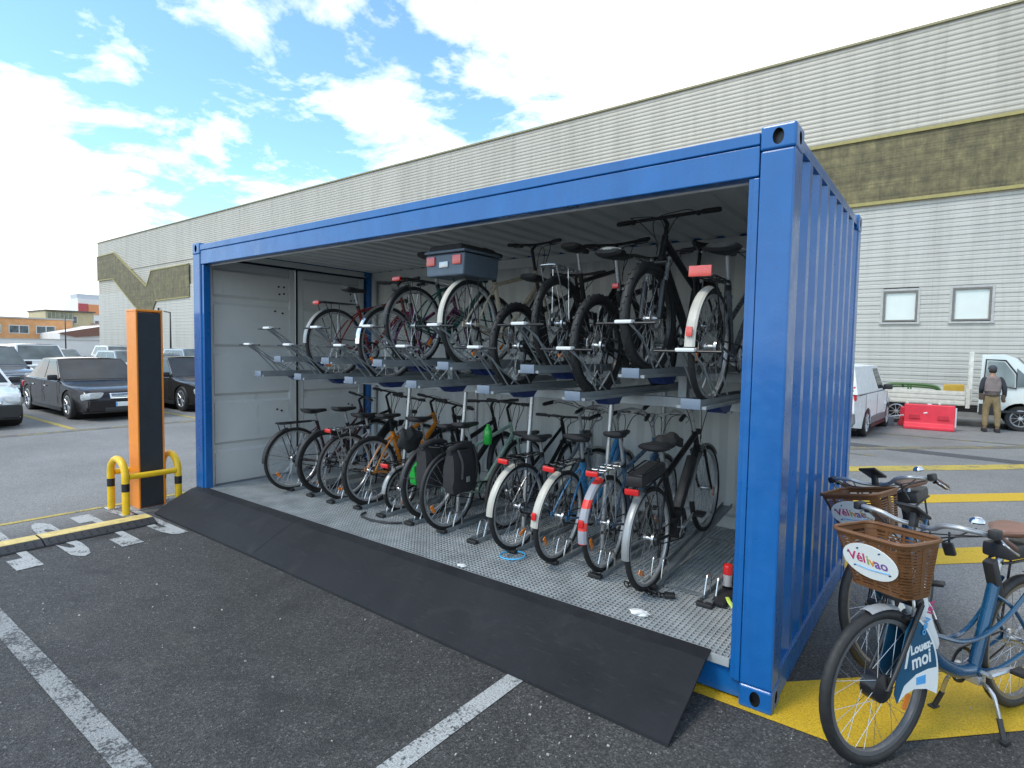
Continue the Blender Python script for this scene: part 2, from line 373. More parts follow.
# below the horizon the world shows a neutral ground tone
fin = mixc(nt, mask, skyb, ctone)
nt.links.new(mixc(nt, mth(nt, 'LESS_THAN', sp.outputs[2], -.01), fin, (1.6, 1.6, 1.6)), bg.inputs['Color'])
vs = scene.view_settings; vs.view_transform = 'Standard'; vs.look = 'None'; vs.exposure = .45; vs.gamma = 1; vs.use_curve_mapping = False
scene.cycles.max_bounces = 8; scene.cycles.diffuse_bounces = 5; scene.cycles.use_denoising = True

# ------------------------------------------------------------------ ground and markings
g = MB()
xs = [-400, -60, -30, -12, 12, 30, 200]; ys = [-60, -12, 20, 60, 400]
for i in range(len(xs) - 1):
    for j in range(len(ys) - 1):
        g.add([(xs[i], ys[j], 0), (xs[i + 1], ys[j], 0), (xs[i + 1], ys[j + 1], 0), (xs[i], ys[j + 1], 0)], [(0, 1, 2, 3)])
structure(g.build('ground', M['asphalt']))
def sheet(name, polys, mat, z=.004):
    q = MB()
    for p in polys: q.add([(x, y, z) for x, y in p], [tuple(range(len(p)))])
    return structure(q.build(name, mat))
def rect(x0, y0, x1, y1): return [(x0, y0), (x1, y0), (x1, y1), (x0, y1)]
sheet('parking_line', [rect(-7.4, -2.135, 1.2, -2.025)], M['worn_line'])
sheet('parking_line', [rect(-1.25, -1.925, -1.145, -.036)], M['white_line'])
# junction patch
sheet('yellow_border_line', [[(-5.6, -.03), (.30, -.03), (.40, .03), (.52, .16), (-5.6, .16)]], M['yellow_line'])
def diag(c0, c1, x0, x1): return [(x0, x0 + c1), (x0 + (c1 - c0) / 2, x0 + c0 + (c1 - c0) / 2), (x1, x1 + c0), (x1, x1 + c1)]
sheet('yellow_hatch_line', [[(-.03, .10), (.458, .10), (.545, .20), (3.2, 2.89), (3.2, 3.55), (-.03, .36)]], M['yellow_line'], .0045)
sheet('yellow_hatch_line', [diag(2.57, 3.10, -.6, 3.4)], M['yellow_line'])
sheet('yellow_hatch_line', [diag(5.28, 5.82, -1.8, 4.4)], M['yellow_line'])
sheet('yellow_hatch_line', [diag(7.88, 8.42, -3.2, 5)], M['far_yellow'])
sheet('yellow_hatch_line', [diag(10.6, 11.0, -3.2, 5)], M['faded_yellow'])
sheet('lane_line', [rect(-4, 12.9, 9, 13.06)], M['faded_yellow'])
sheet('lane_line', [rect(-4, 9.2, -.4, 9.32)], M['faded_yellow'])
sheet('tarmac_repair_strip', [[(-1.6, 10.9), (1.9, 10.45), (1.9, 10.0), (-1.6, 10.35)]], M['tarmac_patch'], .003)
sheet('lane_line', [rect(-13.75, -3.6, -13.5, 30)], M['faded_yellow'])
sheet('bay_line', [rect(-18.6, 1.05, -13.9, 1.17)], M['far_yellow'])
sheet('bay_line', [rect(-18.6, 3.62, -13.9, 3.74)], M['far_yellow'])
sheet('bay_line', [rect(-18.6, 6.2, -13.9, 6.32)], M['far_yellow'])
sheet('faded_arrow_mark', [rect(-12.9, -.9, -12.2, -.55)], M['faded_yellow'])
sheet('thin_yellow_line', [rect(-6.76, -4.4, -6.69, .5)], M['far_yellow'])
# RESERVE painted across the bay, read from the lane beyond the bump
for i, ch in enumerate('RESERVE'):
    Mx = Matrix.Translation((-5.905, -.585 - .365 * i, .0045)) @ Matrix.Rotation(-PI / 2, 4, 'Z')
    o = text_mesh('painted_letter', ch, 1.80, M['white_line'], Mx, extrude=0, sx=.205, bold=.075)
    structure(o)
# chips, small stones and gum scattered over the tarmac
q = MB()
for i in range(520):
    x = random.uniform(-6, 3); y = random.uniform(-3, 1.5)
    if i > 480: x = random.gauss(-.92, .2); y = random.gauss(-.82, .16)
    if -6.1 < x < .05 and y > -.52: continue
    s = random.choice((.002, .003, .003, .004, .006)); a = random.uniform(0, 3)
    q.cbox((x, y, s * .4), (s * 2, s * 1.5, s), None, (a, a * .5, a), 0)
tag(q.build('gravel', simple('pale_grit', (.38, .36, .32), .8)), 'loose pale grit scattered on the dark asphalt in front of the container', 'grit', kind='stuff')
# ------------------------------------------------------------------ container
L, Wd, H = 6.058, 2.438, 2.896
FZ = .215                                  # floor height
ct = thing('shipping_container', 'blue steel shipping container with one long side open, used as a bicycle shelter', 'container')
B = M['blue']
def casting(cx_, cy_, cz, sx, sy):
    """corner casting with oval holes in its outer faces"""
    a, b_, h = .162, .178, .118
    x0, x1 = (cx_ - a, cx_) if sx > 0 else (cx_, cx_ + a)
    y0, y1 = (cy_, cy_ + b_) if sy < 0 else (cy_ - b_, cy_)
    bm = bmesh.new(); bmesh.ops.create_cube(bm, size=1)
    for v in bm.verts: v.co = Vector(((v.co.x + .5) * (x1 - x0) + x0, (v.co.y + .5) * (y1 - y0) + y0, (v.co.z + .5) * h + cz))
    bmesh.ops.bevel(bm, geom=bm.edges[:], offset=.012, segments=3, affect='EDGES', profile=.5)
    me = bpy.data.meshes.new('corner_casting'); bm.to_mesh(me); bm.free(); me.materials.append(B); me.materials.append(M['black'])
    o = link('corner_casting', me, ct)
    c = MB()
    mx, my, mz = (x0 + x1) / 2, (y0 + y1) / 2, cz + h / 2
    fy = cy_; fx = cx_
    def oval(w, hh): return [(w * math.cos(t) * (1 if abs(math.cos(t)) < 2 else 1), hh * math.sin(t)) for t in [2 * PI * k / 20 for k in range(20)]]
    c.prism([(mx + u, mz + v) for u, v in oval(.026, .039)], 'y', fy - .03, fy + .04 if sy < 0 else fy + .03)
    cut = link('cut_tmp', c.mesh('cut', M['black']))
    if sy > 0: cut.location.y = 0
    c2 = MB(); c2.prism([(my + u, mz + v) for u, v in oval(.028, .032)], 'x', fx - .04, fx + .04)
    cut2 = link('cut_tmp', c2.mesh('cut', M['black']))
    for cc in (cut, cut2):
        md = o.modifiers.new('b', 'BOOLEAN'); md.object = cc; md.operation = 'DIFFERENCE'; md.solver = 'EXACT'
    bpy.context.view_layer.update()
    me2 = bpy.data.meshes.new_from_object(o.evaluated_get(bpy.context.evaluated_depsgraph_get()))
    o.modifiers.clear(); o.data = me2
    bpy.data.objects.remove(cut); bpy.data.objects.remove(cut2)
    for p in me2.polygons: p.use_smooth = False
for X, sx in ((0, 1), (-L, -1)):
    for Y, sy in ((0, -1), (Wd, 1)):
        for Z in (0, H - .118): casting(X, Y, Z, sx, sy)
def post(x0, x1, y0, y1, bev=.01):
    q = MB(); q.box((x0, y0, .118), (x1, y1, H - .118)); q.build('corner_post', B, ct, bev)
# front posts: an outer face and a set-back inner flange
post(-.160, -.003, .004, .15)
q = MB(); q.box((-.214, .022, .118), (-.161, .07, H - .235)); q.box((-.19, .012, .118), (-.163, .022, H - .24)); q.build('post_flange', B, ct, .003)
post(-L + .003, -L + .160, .004, .095)
q = MB(); q.box((-L + .162, .02, .118), (-L + .208, .095, H - .235)); q.build('post_flange', B, ct, .003)
post(-.160, -.003, Wd - .15, Wd - .004); post(-L + .003, -L + .160, Wd - .15, Wd - .004)
# top rails
q = MB(); q.box((-L + .165, .012, H - .232), (-.165, .10, H - .085)); q.box((-L + .165, .006, H - .082), (-.165, .09, H - .022)); q.box((-L + .1, .02, H - .09), (-.1, .08, H - .079))
q.build('front_top_rail', B, ct, .006)
q = MB(); q.box((-L + .165, Wd - .07, H - .10), (-.165, Wd - .01, H - .03)); q.build('rear_top_rail', B, ct, .004)
q = MB(); q.box((-.07, .18, H - .085), (-.012, Wd - .18, H - .028)); q.build('end_top_rail', B, ct, .004)
q = MB(); q.box((-L + .01, .18, H - .14), (-L + .09, Wd - .18, H - .03)); q.build('end_top_rail', B, ct, .004)
# bottom rails
q = MB(); q.box((-L + .17, .045, .015), (-.165, .10, FZ - .045)); q.build('front_bottom_rail', B, ct, .004)
q = MB(); q.box((-L + .17, Wd - .06, .015), (-.165, Wd - .012, .17)); q.build('rear_bottom_rail', B, ct, .004)
q = MB(); q.box((-.055, .18, .014), (-.006, Wd - .18, .165)); q.box((-.05, .182, .166), (-.012, Wd - .182, .172)); q.build('end_bottom_rail', B, ct, .004)
q = MB(); q.box((-L + .01, .18, .014), (-L + .07, Wd - .18, .165)); q.build('end_bottom_rail', B, ct, .004)
# corrugated sheets
def corr_profile(a, b_, pitch, depth, s0=.26, s1=.25):
    """(u, d) polyline: outer flats at d=0, inner flats at d=depth"""
    pts = [(a, 0)]; n = max(1, round((b_ - a) / pitch)); p = (b_ - a) / n
    for i in range(n):
        u = a + i * p
        pts += [(u + p * s0, 0), (u + p * (s0 + s1), depth), (u + p * (1 - s1 + .0), depth), (u + p, 0)]
    out = []
    for q_ in pts:
        if not out or abs(out[-1][0] - q_[0]) > 1e-6: out.append(q_)
    return out
def corr_sheet(prof, f_out, t, z0, z1, mo, mi_):
    q = MB()
    n = len(prof)
    for k, mat in ((0, mo), (t, mi_)):
        vs = [f_out(u, d + k, z0) for u, d in prof] + [f_out(u, d + k, z1) for u, d in prof]
        q.add(vs, [(i, i + 1, n + i + 1, n + i) for i in range(n - 1)], mat)
    return q
q = corr_sheet(corr_profile(.152, Wd - .152, .268, .040), lambda u, d, z: (-.014 - d, u, z), .002, .168, H - .08, B, M['inside'])
q.build('end_wall_panel', B, ct)
q = corr_sheet(corr_profile(-L + .16, -.16, .278, .036), lambda u, d, z: (u, Wd - .016 - d, z), .002, .16, H - .09, B, M['inside'])
q.build('back_wall_panel', B, ct)
prof = corr_profile(-L + .08, -.07, .209, .022, .3, .1)
q = MB(); n = len(prof)
for k, mat in ((0, B), (.002, M['inside'])):
    vs = [(u, .09, H - .036 - d - k) for u, d in prof] + [(u, Wd - .05, H - .036 - d - k) for u, d in prof]
    q.add(vs, [(i, i + 1, n + i + 1, n + i) for i in range(n - 1)], mat)
q.build('roof_panel', B, ct)
# inner liner strips and post backs
q = MB(); q.box((-.215, .071, FZ), (-.165, .16, H - .235)); q.box((-.2, .1, H - .24), (-L + .2, .12, H - .1)); q.build('inner_trim', M['inside'], ct, .002)
# doors at the far end, seen from inside
for k, (y0, y1) in enumerate(((.10, 1.209), (1.229, Wd - .165))):
    X = -L + .075
    d = MB(); d.box((-L + .02, y0, .17), (X - .035, y1, H - .13)); o = d.build('door', M['inside'], ct, .002)
    d = MB()
    zs = [(.19, .60), (.66, 1.16), (1.22, 1.72), (1.78, 2.28), (2.34, 2.66)]
    for z0, z1 in zs:
        za, zb = z0 + .03, z1 - .03
        d.add([(X - .034, y0 + .09, z0), (X - .034, y1 - .09, z0), (X - .034, y1 - .09, z1), (X - .034, y0 + .09, z1), (X - .004, y0 + .09, za), (X - .004, y1 - .09, za), (X - .004, y1 - .09, zb), (X - .004, y0 + .09, zb)],
              [(0, 1, 5, 4), (1, 2, 6, 5), (2, 3, 7, 6), (3, 0, 4, 7), (4, 5, 6, 7)])
    d.build('door_panel', M['inside'], o)
    d = MB(); d.box((X - .034, y0 + .005, .175), (X - .001, y0 + .085, H - .155)); d.box((X - .034, y1 - .085, .175), (X - .001, y1 - .005, H - .155)); d.build('door_frame', M['inside'], o, .006)
    d = MB()
    for by, bz in ((y1 - .16, 2.52), (y1 - .23, 2.52), (y1 - .16, 2.44), (y1 - .22, 2.43), (y1 - .18, 2.2), (y1 - .28, 2.22), (y1 - .2, 1.0), (y1 - .26, 1.02)):
        d.cyl((X - .004, by, bz), (X + .006, by, bz), .012, M['black'], 10)
    d.build('bolt_heads', M['black'], o)
q = MB(); X = -L + .078
q.box((X, .10, H - .150), (X + .012, Wd - .168, H - .128)); q.box((X, 1.210, .18), (X + .012, 1.228, H - .152)); q.box((X, Wd - .166, .18), (X + .012, Wd - .15, H - .13))
q.build('door_gasket', M['seal'], ct)
q = MB(); q.box((-L + .085, Wd - .148, .17), (-L + .11, Wd - .06, H - .1)); q.build('inner_corner_post', B, ct, .002)
q = MB(); q.box((-L + .10, Wd - .11, FZ), (-.165, Wd - .075, FZ + .11)); q.box((-L + .10, Wd - .095, H - .17), (-.165, Wd - .072, H - .062)); q.box((-L + .112, Wd - .10, FZ), (-L + .22, Wd - .06, H - .1)); q.box((-L + .092, .10, H - .126), (-L + .10, Wd - .1, H - .06)); q.build('inner_liner', M['inside'], ct, .002)
# grating floor: bearing bars with cross rods over a dark pan
q = MB(); x0, x1, y0, y1 = -L + .215, -.225, .03, Wd - .07
zt = FZ
y = y0
while y < y1: q.box((x0, y - .0028, zt - .028), (x1, y + .0028, zt)); y += .034
x = x0
while x < x1: q.box((x - .0030, y0, zt - .010), (x + .0030, y1, zt + .0016)); x += .034
q.box((x0 - .006, y0 - .012, zt - .045), (x1 + .006, y0 - .005, zt + .002)); q.box((x1 + .002, y0, zt - .03), (x1 + .008, y1, zt + .002)); q.box((x0 - .01, y0, zt - .03), (x0 - .003, y1, zt + .002))
q.build('floor_grating', M['grate'], ct)
q = MB(); q.box((-L + .1, .10, .05), (-.07, Wd - .07, .06)); q.build('floor_pan', simple('dark_floor_pan', (.045, .045, .043), .8, var=.3, scale=2), ct)  # pan toned dark so that the gaps between the grating bars read dark
q = MB()
for k in range(14): q.box((-L + .4 + k * .42, .101, .062), (-L + .46 + k * .42, Wd - .08, FZ - .03))
q.build('floor_crossmember', M['grate'], ct)

# rubber loading ramp in two sheets
def ramp_sheet(xa, xb, label, ya0, ya1):
    q = MB(); N = 24; T = .016
    for i in range(N + 1):
        x = xa + (xb - xa) * i / N; yl = ya0 + (ya1 - ya0) * i / N
        for y, z in ((.035, FZ + .012), (-.06, FZ - .006 + .003 * math.sin(i * 1.7)), (-.28, .112), (yl, .018)):
            q.v.append((x, y, z))
        for y, z in ((yl - .002, .001), (-.28, .112 - T), (-.06, FZ - .006 - T), (.035, FZ + .004)):
            q.v.append((x, y, z))
    for i in range(N):
        for k in range(8):
            a = i * 8 + k; b_ = i * 8 + (k + 1) % 8
            q.f.append((a, b_, b_ + 8, a + 8)); q.m.append(0); q.sm.append(False)
    q.f.append(tuple(range(8))); q.f.append(tuple(N * 8 + k for k in range(8))[::-1]); q.m += [0, 0]; q.sm += [False, False]
    return tag(q.build('rubber_ramp', M['ramp'], None), label, 'ramp', 'rubber ramp sheets along the open side of the container')
ramp_sheet(-6.02, -4.052, 'shorter black rubber ramp sheet, beside the orange totem and yellow guard rails', -.44, -.46)
ramp_sheet(-4.048, -.315, 'long black rubber ramp sheet up to the grating, its foot touching a white line', -.46, -.535)

# ------------------------------------------------------------------ two-tier rack
rk = thing('two_tier_bike_rack', 'galvanised two-tier bicycle rack with pull-out upper trays and floor channels filling the container', 'bike rack', (-2.8, 1.2, FZ))
rk0 = Vector((-2.8, 1.2, FZ))
def rb(q, name, mat, parent=rk, bev=0):
    q.v = [tuple(Vector(p) - rk0) for p in q.v]; return q.build(name, mat, parent, bev)
G = M['galv']
SLOT = [-.53 - .38 * i for i in range(13)]
def tray_z(i): return 1.53 if i % 2 == 0 else 1.69
def u_channel(q, x, y0, y1, z, w, h, t=.004):
    q.prism([(x - w, z + h), (x - w, z), (x + w, z), (x + w, z + h), (x + w - t, z + h), (x + w - t, z + t), (x - w + t, z + t), (x - w + t, z + h)], 'y', y0, y1)
def utray():
    q = MB(); u_channel(q, 0, .2, 2.24, -.045, .055, .05); q.box((-.085, .2, -.048), (-.057, 2.2, -.030)); q.box((.057, .2, -.048), (.085, 2.2, -.030)); return q.mesh('upper_tray', G)
def uhold():
    q = MB()
    P = Vector((0, .10, .275))
    for s in (-1, 1):
        q.tube([(s * .035, .58, 0), (s * .045, .36, .11), (s * .03, .13, .268)], .006, M['galv'], 6)
        q.tube([(s * .05, .42, 0), (s * .055, .22, .20), (s * .03, .10, .27)], .006, M['galv'], 6)
        q.tube([(s * .045, .46, .012), (s * .05, .60, .13), (s * .045, .70, .012)], .006, M['galv'], 6)
    q.tube([(-.19, .10, .275), (.19, .10, .275)], .0075, M['black'], 8)
    q.cbox((0, .092, .283), (.11, .055, .022), M['pad'], None, .009)
    return q.mesh('wheel_holder', M['galv'])
um, uh = utray(), uhold()
qb = MB(); qb.prism([(.75, -.10), (.62, -.10), (.54, -.052), (.80, -.052)], 'x', -.05, .05); ubr = qb.mesh('tray_bracket', M['navy'])
qc = MB(); qc.cbox((0, .193, -.02), (.115, .014, .06), None, None, .004); ucap = qc.mesh('tray_end_cap', simple('blue_grey_cap', (.16, .20, .26), .4))
lm_ = MB(); u_channel(lm_, 0, .60, 2.25, 0, .042, .035); lm_.box((-.05, .62, -.001), (.05, .70, .003)); lm = lm_.mesh('floor_channel', G)
lh_ = MB()
for s in (-1, 1):
    lh_.tube(curve([(s * .036, .68, .01), (s * .036, .71, .10), (s * .036, .735, .145), (s * .036, .775, .145), (s * .036, .80, .10), (s * .036, .80, .01)], 5), .006, M['steel'], 7)
lhm = lh_.mesh('wheel_hoop', M['steel'])
lc_ = MB(); lc_.cbox((0, .585, .012), (.10, .045, .03), None, None, .008); lcm = lc_.mesh('channel_end_cap', M['black_plastic'])
for i, x in enumerate(SLOT):
    dz = tray_z(i); jy = .02 * math.sin(i * 2.3)
    o = link('upper_tray', um, rk); o.location = Vector((x, jy, dz)) - rk0
    for me, nm in ((uh, 'wheel_holder'), (ubr, 'tray_bracket'), (ucap, 'tray_end_cap')):
        c = link(nm, me, o)
    o = link('floor_channel', lm, rk); o.location = Vector((x, -.03 + jy, FZ + .004)) - rk0
    link('wheel_hoop', lhm, o); link('channel_end_cap', lcm, o)
    if i == 1: o.rotation_euler = (R_(7.4), 0, 0); o.location = Vector((x, .02, FZ - .068)) - rk0
for x in (-.34, -1.48, -2.24, -3.0, -3.76):
    q = MB(); q.tube([(x, .98, FZ), (x, 1.0, .6), (x, 1.08, 1.42)], .019, None, 10); rb(q, 'support_post', M['alu'])
    q = MB(); q.tube([(x, 2.12, FZ), (x, 2.12, 1.62)], .024, None, 10); rb(q, 'rear_post', M['alu'])
q = MB(); q.box((-5.6, 1.05, 1.40), (-.28, 1.13, 1.475)); rb(q, 'cross_beam', G, bev=.004)
q = MB(); q.box((-5.6, 2.08, 1.55), (-.28, 2.16, 1.63)); rb(q, 'cross_beam', G, bev=.004)
q = MB(); q.box((-5.6, .70, FZ + .001), (-.28, .74, FZ + .006)); rb(q, 'floor_rail', G)
q = MB(); q.box((-5.6, 1.9, FZ + .001), (-.28, 1.95, FZ + .006)); rb(q, 'floor_rail', G)
for i in range(1, 13, 2):       # raised legs under the higher trays
    x = SLOT[i]; q = MB(); q.box((x - .03, 1.06, 1.476), (x + .03, 1.12, 1.64));  rb(q, 'tray_riser', G)
# ------------------------------------------------------------------ bicycles
WC = {}
def wheel_meshes(R, tw, rim, spk, knob=False, hubr=.022):
    key = (R, tw, rim.name, spk.name, knob, hubr)
    if key in WC: return WC[key]
    t = MB(); t.torus((0, 0, 0), R - tw, tw, M['tyre'], 'y', 44, 10)
    if knob:
        for k in range(54):
            a = 2 * PI * k / 54; off = (k % 3 - 1) * tw * .5
            t.cbox((math.cos(a) * (R - .002), off, math.sin(a) * (R - .002)), (.009, tw * .55, .016), M['tyre'], (0, -a, 0))
    r = MB(); rr = R - tw * 2
    r.lathe([(rr + .004, -tw * .62), (rr - .014, -tw * .55), (rr - .018, 0), (rr - .014, tw * .55), (rr + .004, tw * .62), (rr + .004, -tw * .62)], (0, 0, 0), 'y', 44, rim)
    s = MB(); n = 28
    for k in range(n):
        a = 2 * PI * k / n; sd_ = 1 if k % 2 else -1; b_ = a + (.55 if (k // 2) % 2 else -.55)
        s.tube([(math.cos(b_) * hubr, sd_ * .026, math.sin(b_) * hubr), (math.cos(a) * (rr - .012), 0, math.sin(a) * (rr - .012))], .0013, None, 4, caps=False)
    h = MB(); h.lathe([(.006, -.055), (.010, -.048), (hubr, -.034), (hubr * .8 if hubr < .03 else hubr, -.026), (hubr * .6 if hubr < .03 else hubr, 0), (hubr * .8 if hubr < .03 else hubr, .026), (hubr, .034), (.010, .048), (.006, .055), (0, .055)], (0, 0, 0), 'y', 16, None)
    WC[key] = (t.mesh('tyre', M['tyre']), r.mesh('rim', rim), s.mesh('spokes', spk), h.mesh('hub', spk if hubr < .03 else M['black']))
    return WC[key]
def arc_strip(q, c, R, a0, a1, w, mat=None, n=22, t=.0022, crown=.008, y0=0):
    """a mudguard: curved strip around a wheel centre, angles in degrees from +x through +z"""
    prof = [(-w, -crown), (-w * .6, 0), (0, crown * .35), (w * .6, 0), (w, -crown)]
    vs = []; m = len(prof)
    for i in range(n + 1):
        a = R_(a0 + (a1 - a0) * i / n)
        for k, (yy, dr) in enumerate(prof): vs.append((c[0] + math.cos(a) * (R + dr), y0 + yy, c[2] + math.sin(a) * (R + dr)))
        for k, (yy, dr) in reversed(list(enumerate(prof))): vs.append((c[0] + math.cos(a) * (R + dr - t), y0 + yy, c[2] + math.sin(a) * (R + dr - t)))
    M2 = 2 * m; fs = []
    for i in range(n):
        for k in range(M2): fs.append((i * M2 + k, i * M2 + (k + 1) % M2, (i + 1) * M2 + (k + 1) % M2, (i + 1) * M2 + k))
    fs.append(tuple(range(M2))); fs.append(tuple(n * M2 + k for k in range(M2))[::-1])
    q.add(vs, fs, mat, False); return q
def paint(name, c): return simple(name, c, .28, coat=.5, var=.08)
def bicycle(label, loc, heading=90, lean=0, group=None, style='city', col=None, col2=None, R=.345, tw=.019, knob=False, rim=None, spk=None,
            guard=None, gw=.026, rack=None, light=True, bar='flat', bw=.30, saddle='black_plastic', sh=.95, barh=1.05, wb=1.07, fsusp=False, hubmotor=False, discs=False,
            battery=None, stand=False, basket=None, steer=0, sleeve=None, grips='black_plastic', tall=0, dress=False, low_light=None, saddle_top=None, barcol='black', thick=1.):
    rim = rim or M['alu']; spk = spk or M['steel']; col = col or M['black']
    if guard is M['white_plastic']: guard = simple('cream_mudguard', (.50, .48, .42), .4, var=.15)
    if guard is M['alu']: guard = simple('dull_silver_mudguard', (.30, .31, .31), .4, .3)
    if thick == 1.: thick = 1.2
    t = thing('bicycle', label, 'bicycle', loc, R_(heading), group, R_(lean))
    A = Vector((0, 0, R)); F = Vector((wb, 0, R)); bbx = .43 if style != 'share' else .385; BB = Vector((bbx, 0, .27)); dn = R - .345
    ha = R_(70.5 if style != 'share' else 72.5); fo = .02 if style != 'share' else .12
    top = .86 + tall
    HT = F + Vector((-math.cos(ha) * (top - R) - fo, 0, top - R)); HBz = .69 if style != 'mtb' else .72
    HBz = max(HBz, R * 2 + .03) if style != 'fold' else .52
    HB = F + Vector((-math.cos(ha) * (HBz - R) - fo, 0, HBz - R))
    sx = BB.x - math.cos(R_(72)) * (.80 - .27) ; ST = Vector((BB.x - math.cos(R_(72)) * .47, 0, .27 + .47 * .95))
    if style == 'fold': ST = Vector((BB.x - .09, 0, .50))
    if style == 'share': ST = Vector((BB.x - math.cos(R_(68)) * .42, 0, .27 + .40))
    # frame
    q = MB(); big = {'mtb': 1.35, 'share': 1.55, 'ebike': 1.3, 'fold': 1.3}.get(style, 1.)
    rt = .0155 * big * thick
    q.tube([HB + (HB - HT) * .08, HT + (HT - HB) * .05], .019 * (1.15 if big > 1 else 1), None, 12)
    d = (ST - BB).normalized()
    q.tube([BB, ST], rt * .95, None, 10)
    if style in ('diamond', 'mtb', 'ebike'):
        tt = ST - d * (.04 if style != 'mtb' else .10)
        q.tube([tt, HT - Vector((0, 0, .03))], rt * .9, None, 10)
        q.tube([BB, HB + Vector((0, 0, .02))], rt * 1.15, None, 10)
    elif style == 'step':
        q.tube(curve([HB + Vector((0, 0, .02)), HB + Vector((-.09, 0, -.16)), BB + Vector((.16, 0, .10)), BB], 6), rt * 1.1, None, 10)
        q.tube(curve([HT - Vector((0, 0, .03)), HT + Vector((-.12, 0, -.20)), BB + Vector((.08, 0, .26)), BB + d * .16], 6), rt * .85, None, 10)
    elif style == 'city':
        q.tube([BB, HB + Vector((0, 0, .02))], rt * 1.1, None, 10)
        q.tube([BB + d * .26, HT - Vector((0, 0, .04))], rt * .85, None, 10)
    elif style == 'share':
        q.tube(curve([HB + Vector((-.005, 0, .03)), HB + Vector((-.06, 0, -.14)), HB + Vector((-.16, 0, -.31)), BB + Vector((.15, 0, .025)), BB + Vector((0, 0, .0))], 8), [.027 + .006 * min(1, i / 10) for i in range(33)], None, 14)
        for s in (-1, 1):
            q.tube(curve([HB + Vector((-.12, s * .012, -.20)), BB + Vector((.15, s * .025, .175)), BB + Vector((-.02, s * .04, .185)), Vector((.20, s * .055, .53)), Vector((.02, s * .066, .655))], 8), .0105, None, 8)
    elif style == 'fold':
        q.tube([BB + Vector((-.02, 0, .05)), HB + Vector((-.005, 0, -.02))], rt * 1.4, None, 12)
    for s in (-1, 1):
        q.tube(curve([BB + Vector((-.02, s * .03, 0)), BB + Vector((-.13, s * .055, .01)), A + Vector((.0, s * .066, 0))], 4), .0085 * (1.2 if big > 1 else 1), None, 8)
        q.tube(curve([ST - d * .05 + Vector((0, s * .016, 0)), (ST + A) * .5 + Vector((.02, s * .045, .03)), A + Vector((0, s * .066, 0))], 4), .0075 * (1.2 if big > 1 else 1), None, 8)
        q.cbox(A + Vector((0, s * .066, 0)), (.045, .006, .04))
    q.cyl(BB + Vector((0, -.036, 0)), BB + Vector((0, .036, 0)), .023, None, 14)
    fr = q.build('frame', col, t)
    if style == 'share':    # white shroud on the down tube with small lettering
        q = MB(); q.tube(curve([HB + Vector((-.01, 0, .12)), HB + Vector((-.02, 0, 0)), HB + Vector((-.075, 0, -.15)), HB + Vector((-.165, 0, -.29))], 6), [.030, .034, .038, .041, .043, .045, .046, .047, .048, .048, .048, .048, .048, .047, .046, .043, .036, .024, .005], M['white_plastic'], 14)
        sh_ = q.build('down_tube_cover', M['white_plastic'], t)
    # steering group, turned about the head tube
    ax = (HT - HB).normalized()
    SM = Matrix.Translation(HB) @ Matrix.Rotation(R_(steer), 4, ax) @ Matrix.Translation(-HB)
    def st(q): q.v = [tuple(SM @ Vector(p)) for p in q.v]; return q
    q = MB(); fc = M['black'] if (fsusp or style in ('mtb', 'ebike', 'share')) else (col2 or col)
    crown = HB + ax * -.025
    q.cbox(crown + Vector((0.005, 0, 0)), (.05, .13 if fsusp else .10, .035), fc, (0, .3, 0), .01)
    for s in (-1, 1):
        yy = .062 if fsusp else .052
        if fsusp:
            mid = crown.lerp(F, .45)
            q.tube([crown + Vector((0, s * yy, .03)), mid + Vector((.012, s * yy, 0))], .0145, M['steel'], 10)
            q.tube([mid + Vector((.012, s * yy, .04)), F + Vector((-.005, s * yy, 0))], .021, fc, 10)
        else:
            q.tube(curve([crown + Vector((.005, s * yy, 0)), crown.lerp(F, .6) + Vector((-.006, s * yy, 0)), F + Vector((0, s * yy, 0))], 5), [.012 - .0003 * i for i in range(11)], fc, 10)
    q.cyl(crown, HB + ax * .02, .018, fc, 12)
    st(q).build('fork', fc, t)
    # wheels
    def wheel(c, front):
        w = bpy.data.objects.new('wheel', None); COL.objects.link(w); w.parent = t; w.location = c; w.empty_display_size = .05
        hr = .062 if (hubmotor and front) else .022
        ms = wheel_meshes(R, tw, rim, spk, knob, hr)
        ang = random.uniform(0, .5)
        for me, nm in zip(ms, ('tyre', 'rim', 'spokes', 'hub')):
            link(nm, me, w)
        if front:
            m2 = SM @ Matrix.Translation(c) @ Matrix.Rotation(ang, 4, 'Y'); w.matrix_local = m2
        else: w.rotation_euler = (0, ang, 0)
        return w
    wr = wheel(A, False); wf = wheel(F, True)
    if discs:
        for c, f_ in ((A, 0), (F, 1)):
            q = MB(); q.lathe([(.085, .040), (.085, .042), (.060, .042), (.060, .040), (.085, .040)], c, 'y', 24, M['steel'])
            (st(q) if f_ else q).build('brake_disc', M['steel'], t)
    if not discs or style == 'share':
        q = MB()
        for s in (-1, 1):
            b0 = crown + Vector((.055, s * .042, -.05)); q.tube(curve([b0, b0 + Vector((-.005, s * .004, .05)), b0 + Vector((-.015, -s * .012, .10))], 4), .0065, M['steel'], 6)
            q.cbox(b0 + Vector((.01, -s * .010, -.005)), (.05, .012, .012), M['black_plastic'])
        st(q).build('rim_brake', M['steel'], t)
    # drive train, on the right side (-y)
    q = MB(); cr_ = .088 if R > .25 else .075
    q.lathe([(cr_, -.052), (cr_, -.048), (cr_ - .016, -.048), (cr_ - .016, -.052), (cr_, -.052)], BB, 'y', 30, M['black'])
    for k in range(5):
        a = 2 * PI * k / 5 + .3; q.tube([BB + Vector((0, -.05, 0)), BB + Vector((math.cos(a) * (cr_ - .01), -.05, math.sin(a) * (cr_ - .01)))], .005, M['alu'], 6)
